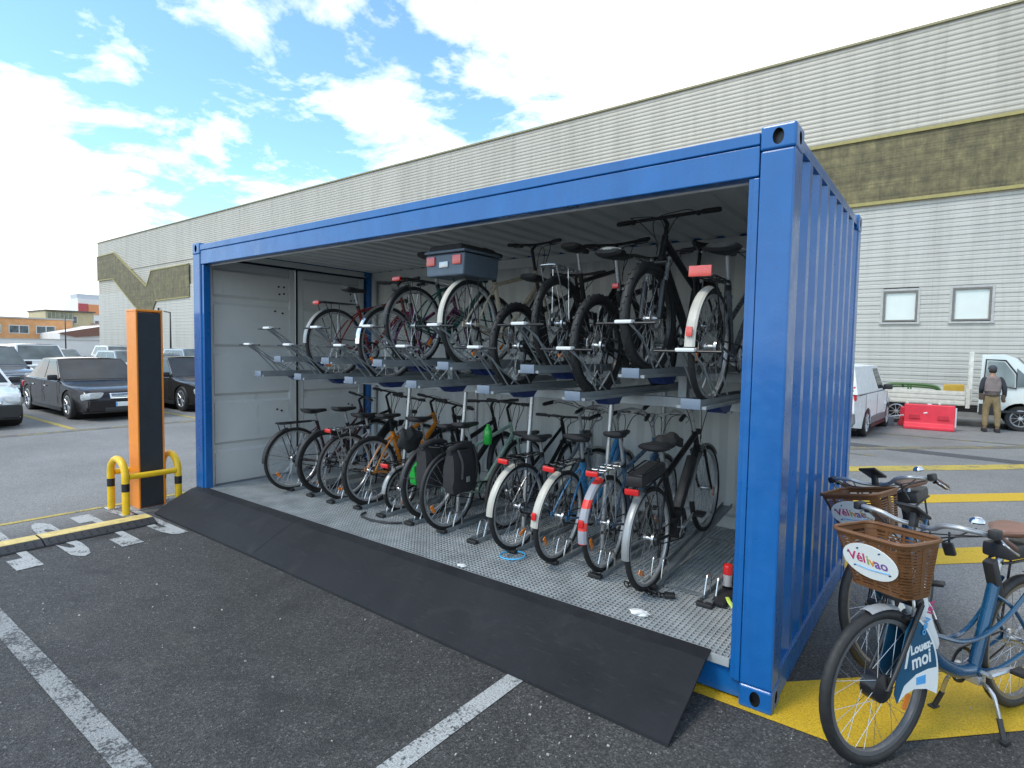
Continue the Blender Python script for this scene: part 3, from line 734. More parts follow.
    ca = random.uniform(-.5, .6) if style != 'share' else .12
    cdir = Vector((math.cos(ca), 0, math.sin(ca))) if style != 'share' else Vector((1, 0, -.02)).normalized()
    cm = M['alu'] if style != 'mtb' else M['black']
    for s in (-1, 1):
        q.tube([BB + Vector((0, s * .064, 0)), BB + cdir * .17 * -s + Vector((0, s * .078, 0))], [.013, .009] if style != 'share' else [.021, .015], cm, 8, flat=.7)
    q.cyl(BB + Vector((0, -.070, 0)), BB + Vector((0, .070, 0)), .012, cm, 8); crank = q.build('crankset', cm, t)
    for s in (-1, 1):
        q = MB(); pc = BB + cdir * .17 * -s + Vector((0, s * .125, 0)); q.cbox(pc, (.085, .075, .022), M['black_plastic'], None, .006); q.build('pedal', M['black_plastic'], crank)
    q = MB(); q.lathe([(.045, -.045), (.045, -.030), (.030, -.026), (.012, -.045)], A, 'y', 18, M['steel']); cas = q.build('cassette', M['steel'], t)
    q = MB()
    pts = []
    for k in range(13):
        a = PI / 2 - PI * k / 12; pts.append(BB + Vector((math.cos(a) * cr_, -.050, math.sin(a) * cr_)))
    for k in range(9):
        a = -PI / 2 - PI * k / 8; pts.append(A + Vector((math.cos(a) * .040, -.048, math.sin(a) * .040)))
    q.tube(pts, .0045, M['black'], 5, closed=True); q.build('chain', M['black'], t)
    if style in ('diamond', 'mtb', 'ebike', 'city'):
        q = MB(); q.cbox(A + Vector((.01, -.062, -.075)), (.022, .018, .10), M['black'], (0, .25, 0), .005); q.build('derailleur', M['black'], t)
    if style == 'ebike':
        q = MB(); q.cbox(BB + Vector((.03, 0, .015)), (.20, .10, .15), M['black_plastic'], (0, -.3, 0), .03); q.build('motor', M['black_plastic'], t)
        e = BB.lerp(HB, .15); f_ = BB.lerp(HB, .82); dd = f_ - e
        q = MB(); q.cbox((e + f_) / 2 + Vector((-.02, 0, .035)), (dd.length, .07, .075), M['black_plastic'], (0, -math.atan2(dd.z, dd.x), 0), .02); q.build('battery', M['black_plastic'], t)
    # saddle
    sp_top = Vector((BB.x - math.cos(R_(72)) * (sh - .30), 0, sh - .035))
    if style == 'share': sp_top = Vector((BB.x - math.cos(R_(68)) * (sh - .30), 0, sh - .05))
    q = MB(); q.tube([ST - d * .05, sp_top], .0135 if style != 'share' else .017, M['alu'] if style != 'mtb' else M['black'], 12); q.tube([ST - d * .01, ST + d * .025], .020, M['black'], 12)
    q.build('seat_post', M['alu'], t)
    sm = M[saddle]; wide = 1.0 if style in ('mtb', 'diamond') else 1.3
    sects = [(-.135, .068 * wide, .012, .022), (-.12, .082 * wide, .004, .034), (-.07, .085 * wide, 0, .040), (-.01, .060 * wide, -.003, .038), (.05, .032 * wide, -.003, .032), (.11, .022, -.002, .028), (.14, .017, -.004, .022), (.148, .006, -.008, .012)]
    vs = []; n = 14
    for (xx, wy, dz, th) in sects:
        for k in range(n):
            a = 2 * PI * k / n; cy, sz = math.cos(a), math.sin(a)
            vs.append(Vector((sp_top.x + xx, cy * wy, sp_top.z + .040 + dz + (sz * th * .42 if sz > 0 else sz * th * .95 - .004 * abs(cy)))))
    fs = [(i * n + k, i * n + (k + 1) % n, (i + 1) * n + (k + 1) % n, (i + 1) * n + k) for i in range(len(sects) - 1) for k in range(n)] + [tuple(range(n))[::-1], tuple((len(sects) - 1) * n + k for k in range(n))]
    q = MB(); q.add(vs, fs, sm, True)
    for s in (-1, 1): q.tube([sp_top + Vector((-.09, s * .022, .022)), sp_top + Vector((.0, s * .02, .004)), sp_top + Vector((.09, s * .014, .02))], .0035, M['steel'], 5)
    sd_o = q.build('saddle', sm, t)
    if saddle_top:
        q = MB(); q.tube(curve([sp_top + Vector((-.10, -.085, .055)), sp_top + Vector((-.135, 0, .062)), sp_top + Vector((-.10, .085, .055))], 5), .010, saddle_top, 8); q.build('saddle_edge', saddle_top, sd_o)
    # handlebar
    hz = barh; STM = HT + ax * max(.02, (hz - HT.z) * .8); clamp = Vector((STM.x + (.06 if style != 'share' else .03), 0, hz))
    q = MB(); bm_ = M[barcol]
    q.tube([HT, STM], .014 if style != 'share' else .016, M['alu'] if barcol != 'black' else M['black'], 10); q.tube([STM, clamp], .013, M['black'] if barcol == 'black' else M['alu'], 10)
    if bar == 'flat': cp = [(clamp.x - .045, -bw, hz + .01), (clamp.x - .02, -bw * .6, hz + .006), clamp, (clamp.x - .02, bw * .6, hz + .006), (clamp.x - .045, bw, hz + .01)]
    elif bar == 'share': cp = [(clamp.x - .16, -bw, hz - .05), (clamp.x - .04, -bw * .99, hz + .01), (clamp.x + .07, -bw * .80, hz + .045), (clamp.x + .075, -bw * .5, hz + .04), (clamp.x + .04, -.08, hz + .01), (clamp.x, 0, hz - .005), (clamp.x + .04, .08, hz + .01), (clamp.x + .075, bw * .5, hz + .04), (clamp.x + .07, bw * .80, hz + .045), (clamp.x - .04, bw * .99, hz + .01), (clamp.x - .16, bw, hz - .05)]
    elif bar == 'riser': cp = [(clamp.x - .05, -bw, hz + .035), (clamp.x - .02, -bw * .5, hz + .03), (clamp.x, -.05, hz), (clamp.x, .05, hz), (clamp.x - .02, bw * .5, hz + .03), (clamp.x - .05, bw, hz + .035)]
    else: cp = [(clamp.x - .24, -bw, hz - .005), (clamp.x - .13, -bw * .93, hz + .02), (clamp.x - .02, -bw * .62, hz + .045), (clamp.x + .01, -.09, hz + .01), clamp, (clamp.x + .01, .09, hz + .01), (clamp.x - .02, bw * .62, hz + .045), (clamp.x - .13, bw * .93, hz + .02), (clamp.x - .24, bw, hz - .005)]
    cpc = curve(cp, 6); q.tube(cpc, .0115, bm_, 10); hb = st(q).build('handlebar', bm_, t)
    for s in (-1, 1):
        e = Vector(cp[-1] if s > 0 else cp[0]); e2 = Vector(cpc[-5] if s > 0 else cpc[4]); dd = (e - e2).normalized()
        q = MB(); q.tube([e - dd * .115, e - dd * .10, e - dd * .01, e + dd * .002], [.0145, .0165, .0165, .012], M[grips], 10); st(q).build('grip', M[grips], hb)
        lv0 = e - dd * .135
        if True:
            q = MB(); fw = Vector((.035, 0, -.012)) if bar not in ('swept', 'share') else Vector((.01, s * .03, -.022))
            q.cbox(lv0 + Vector((.0, 0, -.006)), (.024, .024, .028), M['black'], None, .005)
            q.tube(curve([lv0, lv0 + fw, lv0 + fw * 1.25 + dd * .05, lv0 + fw * 1.1 + dd * .105], 4), [.006] * 8 + [.005] * 5, M['steel'] if barcol != 'black' else M['black'], 6, flat=.7)
            st(q).build('brake_lever', M['black'], hb)
        q = MB(); q.tube(curve([lv0 + Vector((.0, -s * .03, 0)), Vector((clamp.x + .07, s * bw * .35, hz - .03)), Vector((HT.x + .06, s * .03, HT.z - .03)), HB + Vector((.03, s * .02, .03))], 6), .0036, M['black'], 5)
        q.tube(curve([lv0 + Vector((.03, -s * .02, .005)), Vector((clamp.x + .09, s * bw * .50, hz + .005)), Vector((clamp.x + .09, -s * .02, hz - .03)), Vector((HT.x + .05, -s * .03, HT.z - .06)), HB + Vector((.02, -s * .03, .10))], 6), .0030, M['black'], 5)
        st(q).build('cable', M['black'], hb)
    if bar != 'swept' or style == 'share':
        pass
    # mudguards
    if guard:
        gm = guard; q = MB(); arc_strip(q, A, R + .014, 103 if style != 'fold' else 80, 181, gw, gm)
        for s in (-1, 1):
            q.tube([A + Vector((0, s * .05, 0)), A + Vector((math.cos(R_(165)) * (R + .01), s * gw * .9, math.sin(R_(165)) * (R + .01)))], .002, M['steel'], 4)
        rg = q.build('rear_mudguard', gm, t)
        q = MB(); arc_strip(q, F, R + .014, 35 if style != 'share' else 78, 178 if style != 'share' else 108, gw, gm)
        for s in (-1, 1):
            if style != 'share': q.tube([F + Vector((0, s * .05, 0)), F + Vector((math.cos(R_(165)) * (R + .01), s * gw * .9, math.sin(R_(165)) * (R + .01)))], .002, M['steel'], 4)
        st(q).build('front_mudguard', gm, t)
    if sleeve:
        q = MB(); arc_strip(q, A, R + .020, 108, 190, gw + .006, sleeve, t=.012, crown=.014); o = q.build('mudguard_sleeve', sleeve, t)
    # luggage rack
    lz = 2 * R + .055
    if rack:
        km = M[rack]; q = MB(); w_ = .065
        x0, x1 = -.20, .19
        q.tube([(x1, -w_ * .6, lz), (x0 + .02, -w_, lz), (x0, -w_ * .5, lz), (x0, w_ * .5, lz), (x0 + .02, w_, lz), (x1, w_ * .6, lz), (x1 + .03, 0, lz + .005)], .0055, km, 8, closed=True)
        for xx in (x0 + .09, x0 + .2, x0 + .3): q.tube([(xx, -w_ * .95, lz), (xx, w_ * .95, lz)], .0045, km, 6)
        q.tube([(x0 + .02, 0, lz + .001), (x1, 0, lz + .001)], .006, km, 6)
        for s in (-1, 1):
            q.tube([(x0 + .04, s * w_, lz), (-.01, s * .074, R + .01)], .0045, km, 6); q.tube([(x0 + .2, s * w_, lz), (.01, s * .074, R + .01)], .0045, km, 6)
            q.tube([(x1, s * .02, lz), (ST.x - .02, s * .018, max(lz, ST.z - .06))], .004, km, 6)
        rk_ = q.build('luggage_rack', km, t)
        if battery:
            q = MB(); q.cbox((0.0, 0, lz + .045), (.37, .12, .075), M['black_plastic'], None, .02); q.build('rack_battery', M['black_plastic'], rk_)
            q = MB(); q.tube([(-.17, -.05, lz + .092), (-.17, .05, lz + .092), (.10, .05, lz + .10), (.10, -.05, lz + .10)], .006, M['black'], 8, closed=True); q.build('rack_rail', M['black'], rk_)
    if light:
        lx, lz_ = (-.215, lz - .01) if rack else (-.02 - R * .5, 2 * R + .05)
        if not rack and not guard: lx, lz_ = ST.x - .06, ST.z + .05
        q = MB(); q.cbox((lx, 0, lz_), (.022, .095 if rack else .05, .038), M['red_lens'], None, .008); q.build('rear_light', M['red_lens'], t)
        q = MB(); q.cbox((lx + .018, 0, lz_), (.014, .07 if rack else .035, .03), M['black_plastic'], None, .004); q.build('light_housing', M['black_plastic'], t)
        q = MB(); q.cbox((HT.x + .075, 0, HT.z - .02), (.05, .05, .045), M['black_plastic'], None, .015); q.cyl((HT.x + .098, 0, HT.z - .02), (HT.x + .104, 0, HT.z - .02), .019, M['white_lens'], 12); st(q).build('front_light', M['black_plastic'], t)
    if low_light:
        a = R_(168); q = MB(); q.cbox((math.cos(a) * (R + .028), 0, R + math.sin(a) * (R + .028)), (.014, .036, .055), M[low_light], None, .006); q.build('rear_reflector', M[low_light], t)
    # spoke reflectors
    if guard or rack:
        for c, f_ in ((A, 0), (F, 1)):
            a = random.uniform(3.3, 5.9); q = MB(); q.cbox(c + Vector((math.cos(a) * R * .68, .0, math.sin(a) * R * .68)), (.075, .008, .03), M['orange_lens'], (0, -a - PI / 2, 0), .003)
            (st(q) if f_ else q).build('spoke_reflector', M['orange_lens'], t)
    if stand:
        q = MB(); q.tube([BB + Vector((-.10, .03, -.01)), BB + Vector((-.16, .13, -.255 - .012))], [.011, .008], M['alu'], 8); q.build('kickstand', M['alu'], t)
    t['_k'] = 0; del t['_k']
    return t, dict(A=A, F=F, BB=BB, HT=HT, HB=HB, ST=ST, clamp=clamp, SM=SM, sp=sp_top, R=R, lz=lz, ax=ax, t=t, st=st)

# upper tier --------------------------------------------------------------
UG, LG = 'bicycles on the upper tier of the rack', 'bicycles on the lower tier of the rack'
def up(i, label, yo=.58, **k):
    rj = random.Random(i * 11 + 5); k.setdefault('steer', rj.uniform(-9, 9)); k.setdefault('lean', rj.uniform(-1.5, 1.5)); k['thick'] = k.get('thick', 1.25)
    return bicycle(label, (SLOT[i], yo, tray_z(i) - .038), group=UG, **k)
def lo(i, label, yo=.66, **k):
    rj = random.Random(i * 7 + 3); k.setdefault('steer', rj.uniform(-16, 16)); k.setdefault('heading', 90 + rj.uniform(-2.2, 2.2)); k.setdefault('lean', rj.uniform(-2.5, 2.5))
    pt = k.pop('pitch', 0); r = bicycle(label, (SLOT[i] + k.pop('dx', 0), yo, FZ + .010), group=LG, **k); r[0].rotation_euler.y = -R_(pt); return r
bright = M['alu']
up(10, 'maroon bicycle with a silver rear mudguard, leftmost bicycle on the upper tier', .60, style='diamond', col=paint('maroon_frame', (.22, .02, .02)), guard=M['alu'], rack='black', sh=.90, light=True)
up(8, 'purple bicycle with chrome mudguards, between the maroon and dark green ones on the upper tier', .62, style='city', col=paint('purple_frame', (.16, .03, .11)), guard=M['chrome'], sh=.86, light=False, bar='swept', barcol='alu', barh=.98)
up(7, 'dark green bicycle with black rack, just left of the cream one, upper tier', .60, style='diamond', col=paint('dark_green_frame', (.012, .085, .075)), guard=M['black_plastic'], rack='black', sh=.98, light=True)
cream, ci = up(5, 'cream bicycle with white mudguards carrying a grey box, on the upper tier', .48, style='diamond', col=paint('cream_frame', (.50, .44, .33)), guard=M['white_plastic'], rack='black', sh=.93, light=False, barh=1.10)
up(4, 'small black bicycle with fat knobbly tyres, next right of the one carrying the grey box', .60, style='mtb', col=M['black'], knob=True, tw=.027, rim=M['black'], discs=True, hubmotor=True, sh=.88, light=False, barh=.98, R=.335)
up(3, 'black trekking bicycle with a tall silver rear rack, in the middle of the upper tier', .60, style='diamond', col=M['black'], tw=.024, knob=True, rim=M['black'], rack='steel', sh=.92, light=False, discs=True)
up(2, 'black electric bicycle with a white-edged saddle and small red light, on the upper tier', .48, style='ebike', col=M['black'], knob=True, tw=.028, rim=M['black'], discs=True, sh=.98, bar='riser', bw=.33, saddle_top=M['white_plastic'], light=True)
up(1, 'black mountain bike with wide handlebars, facing out with its front wheel towards the viewer', 1.56, style='mtb', col=M['black'], heading=-90, knob=True, tw=.029, R=.358, rim=M['black'], fsusp=True, discs=True, bw=.36, barh=1.02, light=False, wb=1.10, tall=.04)
up(0, 'grey city bicycle with white mudguard and large red reflector, rightmost on the upper tier', .48, style='city', col=paint('grey_frame', (.10, .11, .12)), guard=M['white_plastic'], gw=.03, rack='black', sh=.95, bar='swept', barcol='alu', light=False, low_light='pink_lens')
for i, x in ((0, SLOT[0]),):
    q = MB(); q.cbox((0, 0, 0), (.13, .02, .062), M['pink_lens'], None, .006); q.cbox((0, .02, 0), (.11, .018, .05), M['black_plastic'])
    o = q.build('rear_reflector_box', M['pink_lens'], bpy.data.objects[[ob.name for ob in bpy.data.objects if ob.get('label', '').startswith('grey city bicycle')][0]])
    o.rotation_euler = (0, 0, PI / 2 + PI); o.location = (-.235, 0, .765)

# lower tier --------------------------------------------------------------
lo(12, 'city bicycle with flat black rear rack, leftmost on the lower tier by the white doors', .60, style='step', col=paint('dark_plum_frame', (.045, .012, .02)), guard=M['black_plastic'], rack='black', light=False, sh=.86, barh=.98)
lo(11, 'plain black bicycle without a rack, second from the left on the lower tier', .74, style='diamond', col=M['black'], rim=M['black'], tw=.021, light=False, low_light=None, sh=.90, guard=M['black_plastic'])
lo(10, 'silver bicycle with a bright metal rear rack, third from the left on the lower tier', .72, style='step', col=paint('silver_frame', (.42, .43, .43)), rack='steel', light=True, sh=.86, barh=1.0)
lo(9, 'orange framed bicycle with knobbly dark tyres on the lower tier, right of the silver rack', .74, style='mtb', col=paint('orange_frame', (.58, .20, .02)), fsusp=False, knob=True, tw=.025, discs=False, light=False, sh=.88, barh=1.02)
lo(8, 'folding bicycle with very small wheels and grey mudguards on the lower tier', .78, style='fold', R=.215, wb=.98, col=M['black'], guard=M['alu'], rack='black', light=True, sh=.88, barh=.98)
lo(7, 'black bicycle half hidden behind the two black pannier bags, lower tier', .80, style='mtb', col=M['black'], light=False, sh=.84, barh=1.04, tw=.024, guard=M['black_plastic'])
pan, pi_ = lo(6, 'silver and pale green bicycle carrying two black roll-top panniers, middle of the lower tier', .66, style='diamond', col=paint('pale_green_frame', (.33, .45, .38)), rack='black', sh=.90, light=False, barh=1.05, lean=-1)
lo(5, 'black bicycle pushed far back behind an empty wheel hoop, right of the black panniers', 1.02, style='city', col=M['black'], light=False, sh=.82, barh=.92, wb=1.02, R=.33)
lo(4, 'grey-blue city bicycle with cream mudguards and a blue cable lock at its rear wheel', .63, style='step', col=paint('grey_blue_frame', (.10, .12, .14)), guard=M['white_plastic'], gw=.03, rack='black', light=True, sh=.87, bar='swept', barcol='alu', lean=2)
lo(3, 'blue step-through bicycle with a cream rear mudguard and black rack, lower tier', .62, style='step', col=paint('mid_blue_frame', (.03, .17, .36)), guard=M['white_plastic'], gw=.03, rack='black', light=True, low_light='red_lens', sh=.92, bar='swept', barcol='alu', lean=4, thick=1.7)
lo(2, 'bicycle with a red and grey striped sleeve over its rear mudguard, lower tier', .68, style='diamond', col=paint('steel_blue_frame', (.05, .10, .17)), guard=M['alu'], sleeve=M['stripes'], rack='steel', light=True, low_light='red_lens', sh=.97, bar='swept', barcol='alu', lean=-1)
lo(1, 'black electric city bicycle with a rack battery, rightmost bicycle of the lower tier', .62, style='ebike', col=M['black'], guard=M['alu'], rack='black', battery=True, light=True, sh=.93, bar='swept', barcol='alu', barh=1.08, lean=-1, pitch=8)

# things carried by the bicycles -------------------------------------------
bx = thing('rack_box', 'grey plastic box with red reflectors strapped on the rack of the cream bicycle, upper tier', 'box', (SLOT[5] - .06, .46, tray_z(5) - .038 + .70), 0)
q = MB(); q.prism([(-.19, 0), (.19, 0), (.205, .165), (-.205, .165)], 'y', -.22, .19); q.build('body', simple('grey_blue_box', (.105, .14, .18), .5), bx, .012)
q = MB(); q.cbox((0, -.015, .183), (.42, .43, .02), None, None, .008); q.build('rim', simple('grey_blue_box', (.105, .14, .18), .5), bx)
for xx in (-.14, .13):
    q = MB(); q.cbox((xx, -.226, .115), (.085, .012, .07), None, None, .005); q.build('reflector', M['pink_lens'], bx)
q = MB(); q.cbox((.0, -.04, .20), (.34, .36, .08), None, None, .03); q.build('cargo_cover', M['black_fabric'], bx)
q = MB(); q.cbox((-.005, -.225, .085), (.09, .008, .045), None, None, .003); q.build('clip', M['alu'], bx)
def pannier(label, x, y, z, s):
    p = thing('pannier_bag', label, 'bag', (x, y, z), 0, 'panniers on the pale green bicycle')
    bm = bmesh.new(); bmesh.ops.create_cube(bm, size=1)
    bmesh.ops.subdivide_edges(bm, edges=bm.edges[:], cuts=5, use_grid_fill=True)
    for v in bm.verts:
        c = v.co; tt = c.z + .5
        wx = .115 + .05 * math.sin(PI * min(1, tt * 1.15)) ; wy = .27 + .04 * (1 - tt)
        k = 1 - .25 * abs(c.y * 2) ** 3
        v.co = Vector((c.x * wx * k * (1 - .45 * max(0, tt - .78) / .22) + .008 * math.sin(c.y * 31 + c.z * 17), c.y * wy * (1 - .12 * max(0, .2 - tt) / .2), c.z * .36 + .006 * math.sin(c.y * 23)))
    q = MB(); q.bm(bm, None, None, True); q.build('bag_body', M['black_fabric'], p)
    q = MB(); q.tube(curve([(0, -.15, .17), (.0, -.05, .205), (0, .05, .208), (0, .15, .18)], 4), .028, None, 10); q.build('rolled_top', M['black_fabric'], p)
    q = MB(); q.tube(curve([(s * .06, -.10, .19), (s * .105, -.09, .08), (s * .10, -.09, -.05)], 4), .007, None, 6, flat=1.8); q.tube(curve([(s * .06, .10, .19), (s * .105, .09, .08), (s * .10, .09, -.05)], 4), .007, None, 6, flat=1.8); q.build('strap', M['black_plastic'], p)
    q = MB(); q.cbox((s * .098, -.01, -.06), (.006, .04, .045), None, None, .002); q.build('reflective_patch', M['alu'], p)
pannier('black roll-top pannier bag on the near side of the pale green bicycle', SLOT[6] + .165, .62, FZ + .56, 1)
pannier('black roll-top pannier bag on the far side of the pale green bicycle', SLOT[6] - .155, .62, FZ + .56, -1)
q = MB(); bm = bmesh.new(); bmesh.ops.create_icosphere(bm, subdivisions=3, radius=1)
for v in bm.verts: v.co = Vector((v.co.x * .095 + .015 * math.sin(v.co.z * 5), v.co.y * .14, v.co.z * .12 + .018 * math.sin(v.co.x * 5 + v.co.y * 7)))
q.bm(bm, None, Matrix.Translation((SLOT[8] + .05, .86, FZ + .70)), True)
tag(q.build('cloth_bag', M['black_fabric']), 'black cloth bag bundled on the rack of the folding bicycle', 'bag')
q = MB(); q.cbox((0, 0, 0), (.09, .05, .20), None, (.25, .1, 0), .025); q.cbox((0, .01, .10), (.12, .05, .05), None, (.3, 0, 0), .02); o = q.build('frame_bag', paint('bright_green_frame', (.02, .48, .06))); o.location = (SLOT[8] + .22, .75, FZ + .40)
tag(o, 'bright green plastic holder hanging low beside the folding bicycle', 'holder')
q = MB(); q.lathe([(0, -.09), (.034, -.09), (.038, -.08), (.038, .03), (.030, .06), (.018, .075), (.018, .095), (0, .095)], (0, 0, 0), 'z', 16, None); o = q.build('water_bottle', paint('bright_green_frame', (.02, .48, .06))); o.location = (SLOT[6] + .05, 1.12, FZ + .80)
tag(o, 'bright green bottle in the frame of the bicycle with black panniers', 'bottle')
bm = bmesh.new(); bmesh.ops.create_icosphere(bm, subdivisions=3, radius=1)
for v in bm.verts: v.co = Vector((v.co.x * .085 + .01 * math.sin(v.co.y * 9), v.co.y * .15, max(v.co.z, -.5) * .055 + .012 * math.sin(v.co.y * 5 + v.co.x * 4)))
q = MB(); q.bm(bm, None, None, True); o = q.build('saddle_cover', M['black_fabric']); o.location = (SLOT[1] - .005, .86, FZ + .965)
tag(o, 'black cloth cover pulled over the saddle of the electric city bicycle', 'cover')
# blue cable lock, small items on the grating
q = MB(); q.torus((0, 0, 0), .105, .007, None, 'z', 30, 6); o = q.build('cable_lock', simple('light_blue_cable', (.08, .42, .72), .35)); o.location = (SLOT[4] + .06, .50, FZ + .010); o.rotation_euler = (.06, -.08, 0); o.scale = (1, .8, 1)
tag(o, 'light blue coiled cable lock lying on the grating by a rear wheel', 'lock')
q = MB(); q.tube(curve([(-.26, -.02, 0), (-.20, -.12, 0), (-.02, -.15, 0), (.16, -.11, 0), (.26, -.03, .0)], 6), .010, None, 7); o = q.build('cable_lock', M['black_plastic']); o.location = (SLOT[8] + .06, .55, FZ + .013)
tag(o, 'loosely curved black cable lock lying on the grating before the folding bicycle', 'lock')
ch = thing('chain_lock', 'black chain lock lying around the floor hoop of the electric city bicycle', 'lock', (SLOT[1], .56, FZ + .02))
q = MB()
for k in range(16):
    a = k / 15; px = -.14 + .30 * a; py = -.03 + .04 * math.sin(a * 7); q.torus((px, py, 0), .017, .006, None, 'z' if k % 2 else 'y', 10, 5)
q.build('chain', M['black'], ch); q = MB(); q.cbox((.16, -.02, 0), (.07, .05, .03), None, (0, 0, .4), .01); q.build('lock_body', M['black_plastic'], ch)
sc_ = thing('folded_stand', 'folded black stand with a red and grey cap in the rightmost empty floor channel', 'stand', (SLOT[0] + .05, .76, FZ + .012)); sc_.scale = (.85, .85, .72)
q = MB(); q.cbox((.02, -.02, .03), (.10, .34, .07), None, (.15, 0, 0), .02); q.cbox((.03, .12, .12), (.07, .10, .16), None, (-.3, 0, 0), .02); q.build('deck', M['black_plastic'], sc_)
q = MB(); q.cyl((.02, .02, .10), (.02, .035, .20), .034, None, 16); q.build('grey_sleeve', simple('grey_sleeve', (.35, .34, .36), .4), sc_)
q = MB(); q.lathe([(.036, 0), (.038, .06), (.033, .085), (.018, .094), (0, .095)], (.02, .036, .201), 'z', 18, None); q.build('red_cap', M['red_lens'], sc_)
q = MB(); q.tube(curve([(.06, -.10, .05), (.09, -.14, .035), (.12, -.15, .0)], 4), .016, None, 8, flat=.4); q.build('yellow_tag', simple('lime_tag', (.55, .72, .12), .5), sc_)
for (x, y, s, lb) in ((-.80, .20, .035, 'crumpled white tissue lying on the grating near the right end of the ramp'), (-2.15, .10, .022, 'tiny white scrap at the front edge of the grating, near its middle')):
    bm = bmesh.new(); bmesh.ops.create_icosphere(bm, subdivisions=3, radius=1)
    for v in bm.verts: v.co = v.co * (1 + .35 * math.sin(v.co.x * 11 + v.co.y * 7) * math.cos(v.co.z * 9 + v.co.y * 13)); v.co = Vector((v.co.x * s * 1.8, v.co.y * s * 1.1, v.co.z * s * .35))
    q = MB(); q.bm(bm, None, None, False); o = q.build('paper_scrap', M['white_plastic']); o.location = (x, y, FZ + s * .35); tag(o, lb, 'litter')
# ------------------------------------------------------------------ two shared hire bicycles in the foreground
def hire_bike(label, loc, heading, steer, lean):
    t, k = bicycle(label, loc, heading=heading, lean=lean, group='white and blue hire bicycles by the container', style='share', col=M['teal'], R=.342, tw=.024, knob=False, rim=simple('grey_rim', (.17, .17, .17), .35, .4), guard=simple('silver_mudguard', (.46, .48, .50), .32, .3), gw=.030,
                   bar='share', barcol='alu', bw=.285, saddle='tan', sh=.945, barh=1.025, hubmotor=True, light=False, grips='tan_grip', steer=steer, wb=1.10, tall=.06)
    SM, F, R, HT, cl = k['SM'], k['F'], k['R'], k['HT'], k['clamp']
    st = k['st']
    # tapered slatted basket held in front of the head tube
    # body is built around the steering head and turned with it
    X1, X0, hw, zt = 1.185, .925, .172, 1.015
    bX1, bX0, bh, zb = 1.105, .93, .135, .765
    def ring(f, n=7):
        z = zb + (zt - zb) * f; a1 = bX1 + (X1 - bX1) * f; a0 = bX0 + (X0 - bX0) * f; h = bh + (hw - bh) * f; c = .05; out = []
        for cx_, cy_, a in ((a1 - c, h - c, 0), (a0 + c, h - c, 90), (a0 + c, -h + c, 180), (a1 - c, -h + c, 270)):
            for i in range(n): an = R_(a + 90 * i / (n - 1)); out.append(Vector((cx_ + math.cos(an) * c, cy_ + math.sin(an) * c, z)))
        return out
    def wallband(q, f0, f1, th=.004, idx=None):
        r0, r1 = ring(f0), ring(f1); n = len(r0); cen = Vector(((X0 + X1) / 2, 0, 0))
        def inn(p): d = Vector((cen.x - p.x, -p.y, 0)).normalized(); return p + d * th
        rng = range(n) if idx is None else idx
        for i in rng:
            j = (i + 1) % n
            v = [r0[i], r0[j], r1[j], r1[i], inn(r0[i]), inn(r0[j]), inn(r1[j]), inn(r1[i])]
            q.add(v, [(0, 1, 2, 3), (7, 6, 5, 4), (0, 4, 5, 1), (3, 2, 6, 7), (0, 3, 7, 4), (1, 5, 6, 2)])
    q = MB(); nb = 15
    for i in range(nb): f = .05 + .82 * i / nb; wallband(q, f, f + .82 / nb * .52)
    wallband(q, 0, .045); wallband(q, .90, 1.0, .006)
    for u in (0, 6, 13, 20):                # solid uprights at the corners and beside them
        pass
    n = 28
    for a in list(range(1, 5)) + list(range(8, 12)) + list(range(15, 19)) + list(range(22, 26)): wallband(q, .03, .92, .003, [a])
    # uprights in the middle of each flat side
    def upright(p0, p1, w, ax_):
        for s in (1,):
            d = Vector((0, w, 0)) if ax_ == 'y' else Vector((w, 0, 0)); o_ = Vector((.004, 0, 0)) if ax_ == 'y' else Vector((0, .004, 0))
            v = [p0 - d, p0 + d, p1 + d, p1 - d]; v += [a + o_ for a in v]
            q.add(v, [(0, 1, 2, 3), (7, 6, 5, 4), (0, 4, 5, 1), (1, 5, 6, 2), (2, 6, 7, 3), (3, 7, 4, 0)])
    for yy in (-.08, .0, .08):
        for (xb, xt) in ((bX1 - .004, X1 - .006), (bX0, X0 + .002)): upright(Vector((xb, yy * .8, zb)), Vector((xt, yy, zt - .02)), .006, 'y')
    for xx in (.0, ):
        for s in (-1, 1): upright(Vector(((bX0 + bX1) / 2, s * bh - (.004 if s > 0 else 0), zb)), Vector(((X0 + X1) / 2, s * hw - (.005 if s > 0 else -.001), zt - .02)), .012, 'x')
    q.tube(ring(1.0), .0095, None, 8, closed=True)
    r0 = ring(0)
    for i in range(9):
        x = bX0 + .012 + (bX1 - bX0 - .024) * i / 8; q.box((x - .007, -bh + .01, zb + .001), (x + .007, bh - .01, zb + .005))
    for y in (-.09, 0, .09): q.box((bX0 + .01, y - .006, zb - .003), (bX1 - .01, y + .006, zb + .0005))
    bk = st(q).build('front_basket', M['brown'], t)
    # oval badge on the front of the basket
    slope = math.atan2(X1 - bX1, zt - zb); cz = .90; cxx = bX1 + (X1 - bX1) * (cz - zb) / (zt - zb) + .004
    BM = SM @ Matrix.Translation((cxx, .0, cz)) @ Matrix.Rotation(slope, 4, 'Y') @ Matrix(((0, 0, 1, 0), (1, 0, 0, 0), (0, 1, 0, 0), (0, 0, 0, 1)))
    q = MB(); N = 40
    ring_ = [(.125 * math.cos(2 * PI * i / N), .083 * math.sin(2 * PI * i / N)) for i in range(N)]
    q.prism(ring_, 'z', 0, .004); q.v = [tuple(BM @ Vector(p)) for p in q.v]; bd = q.build('badge', M['decal_white'], bk)
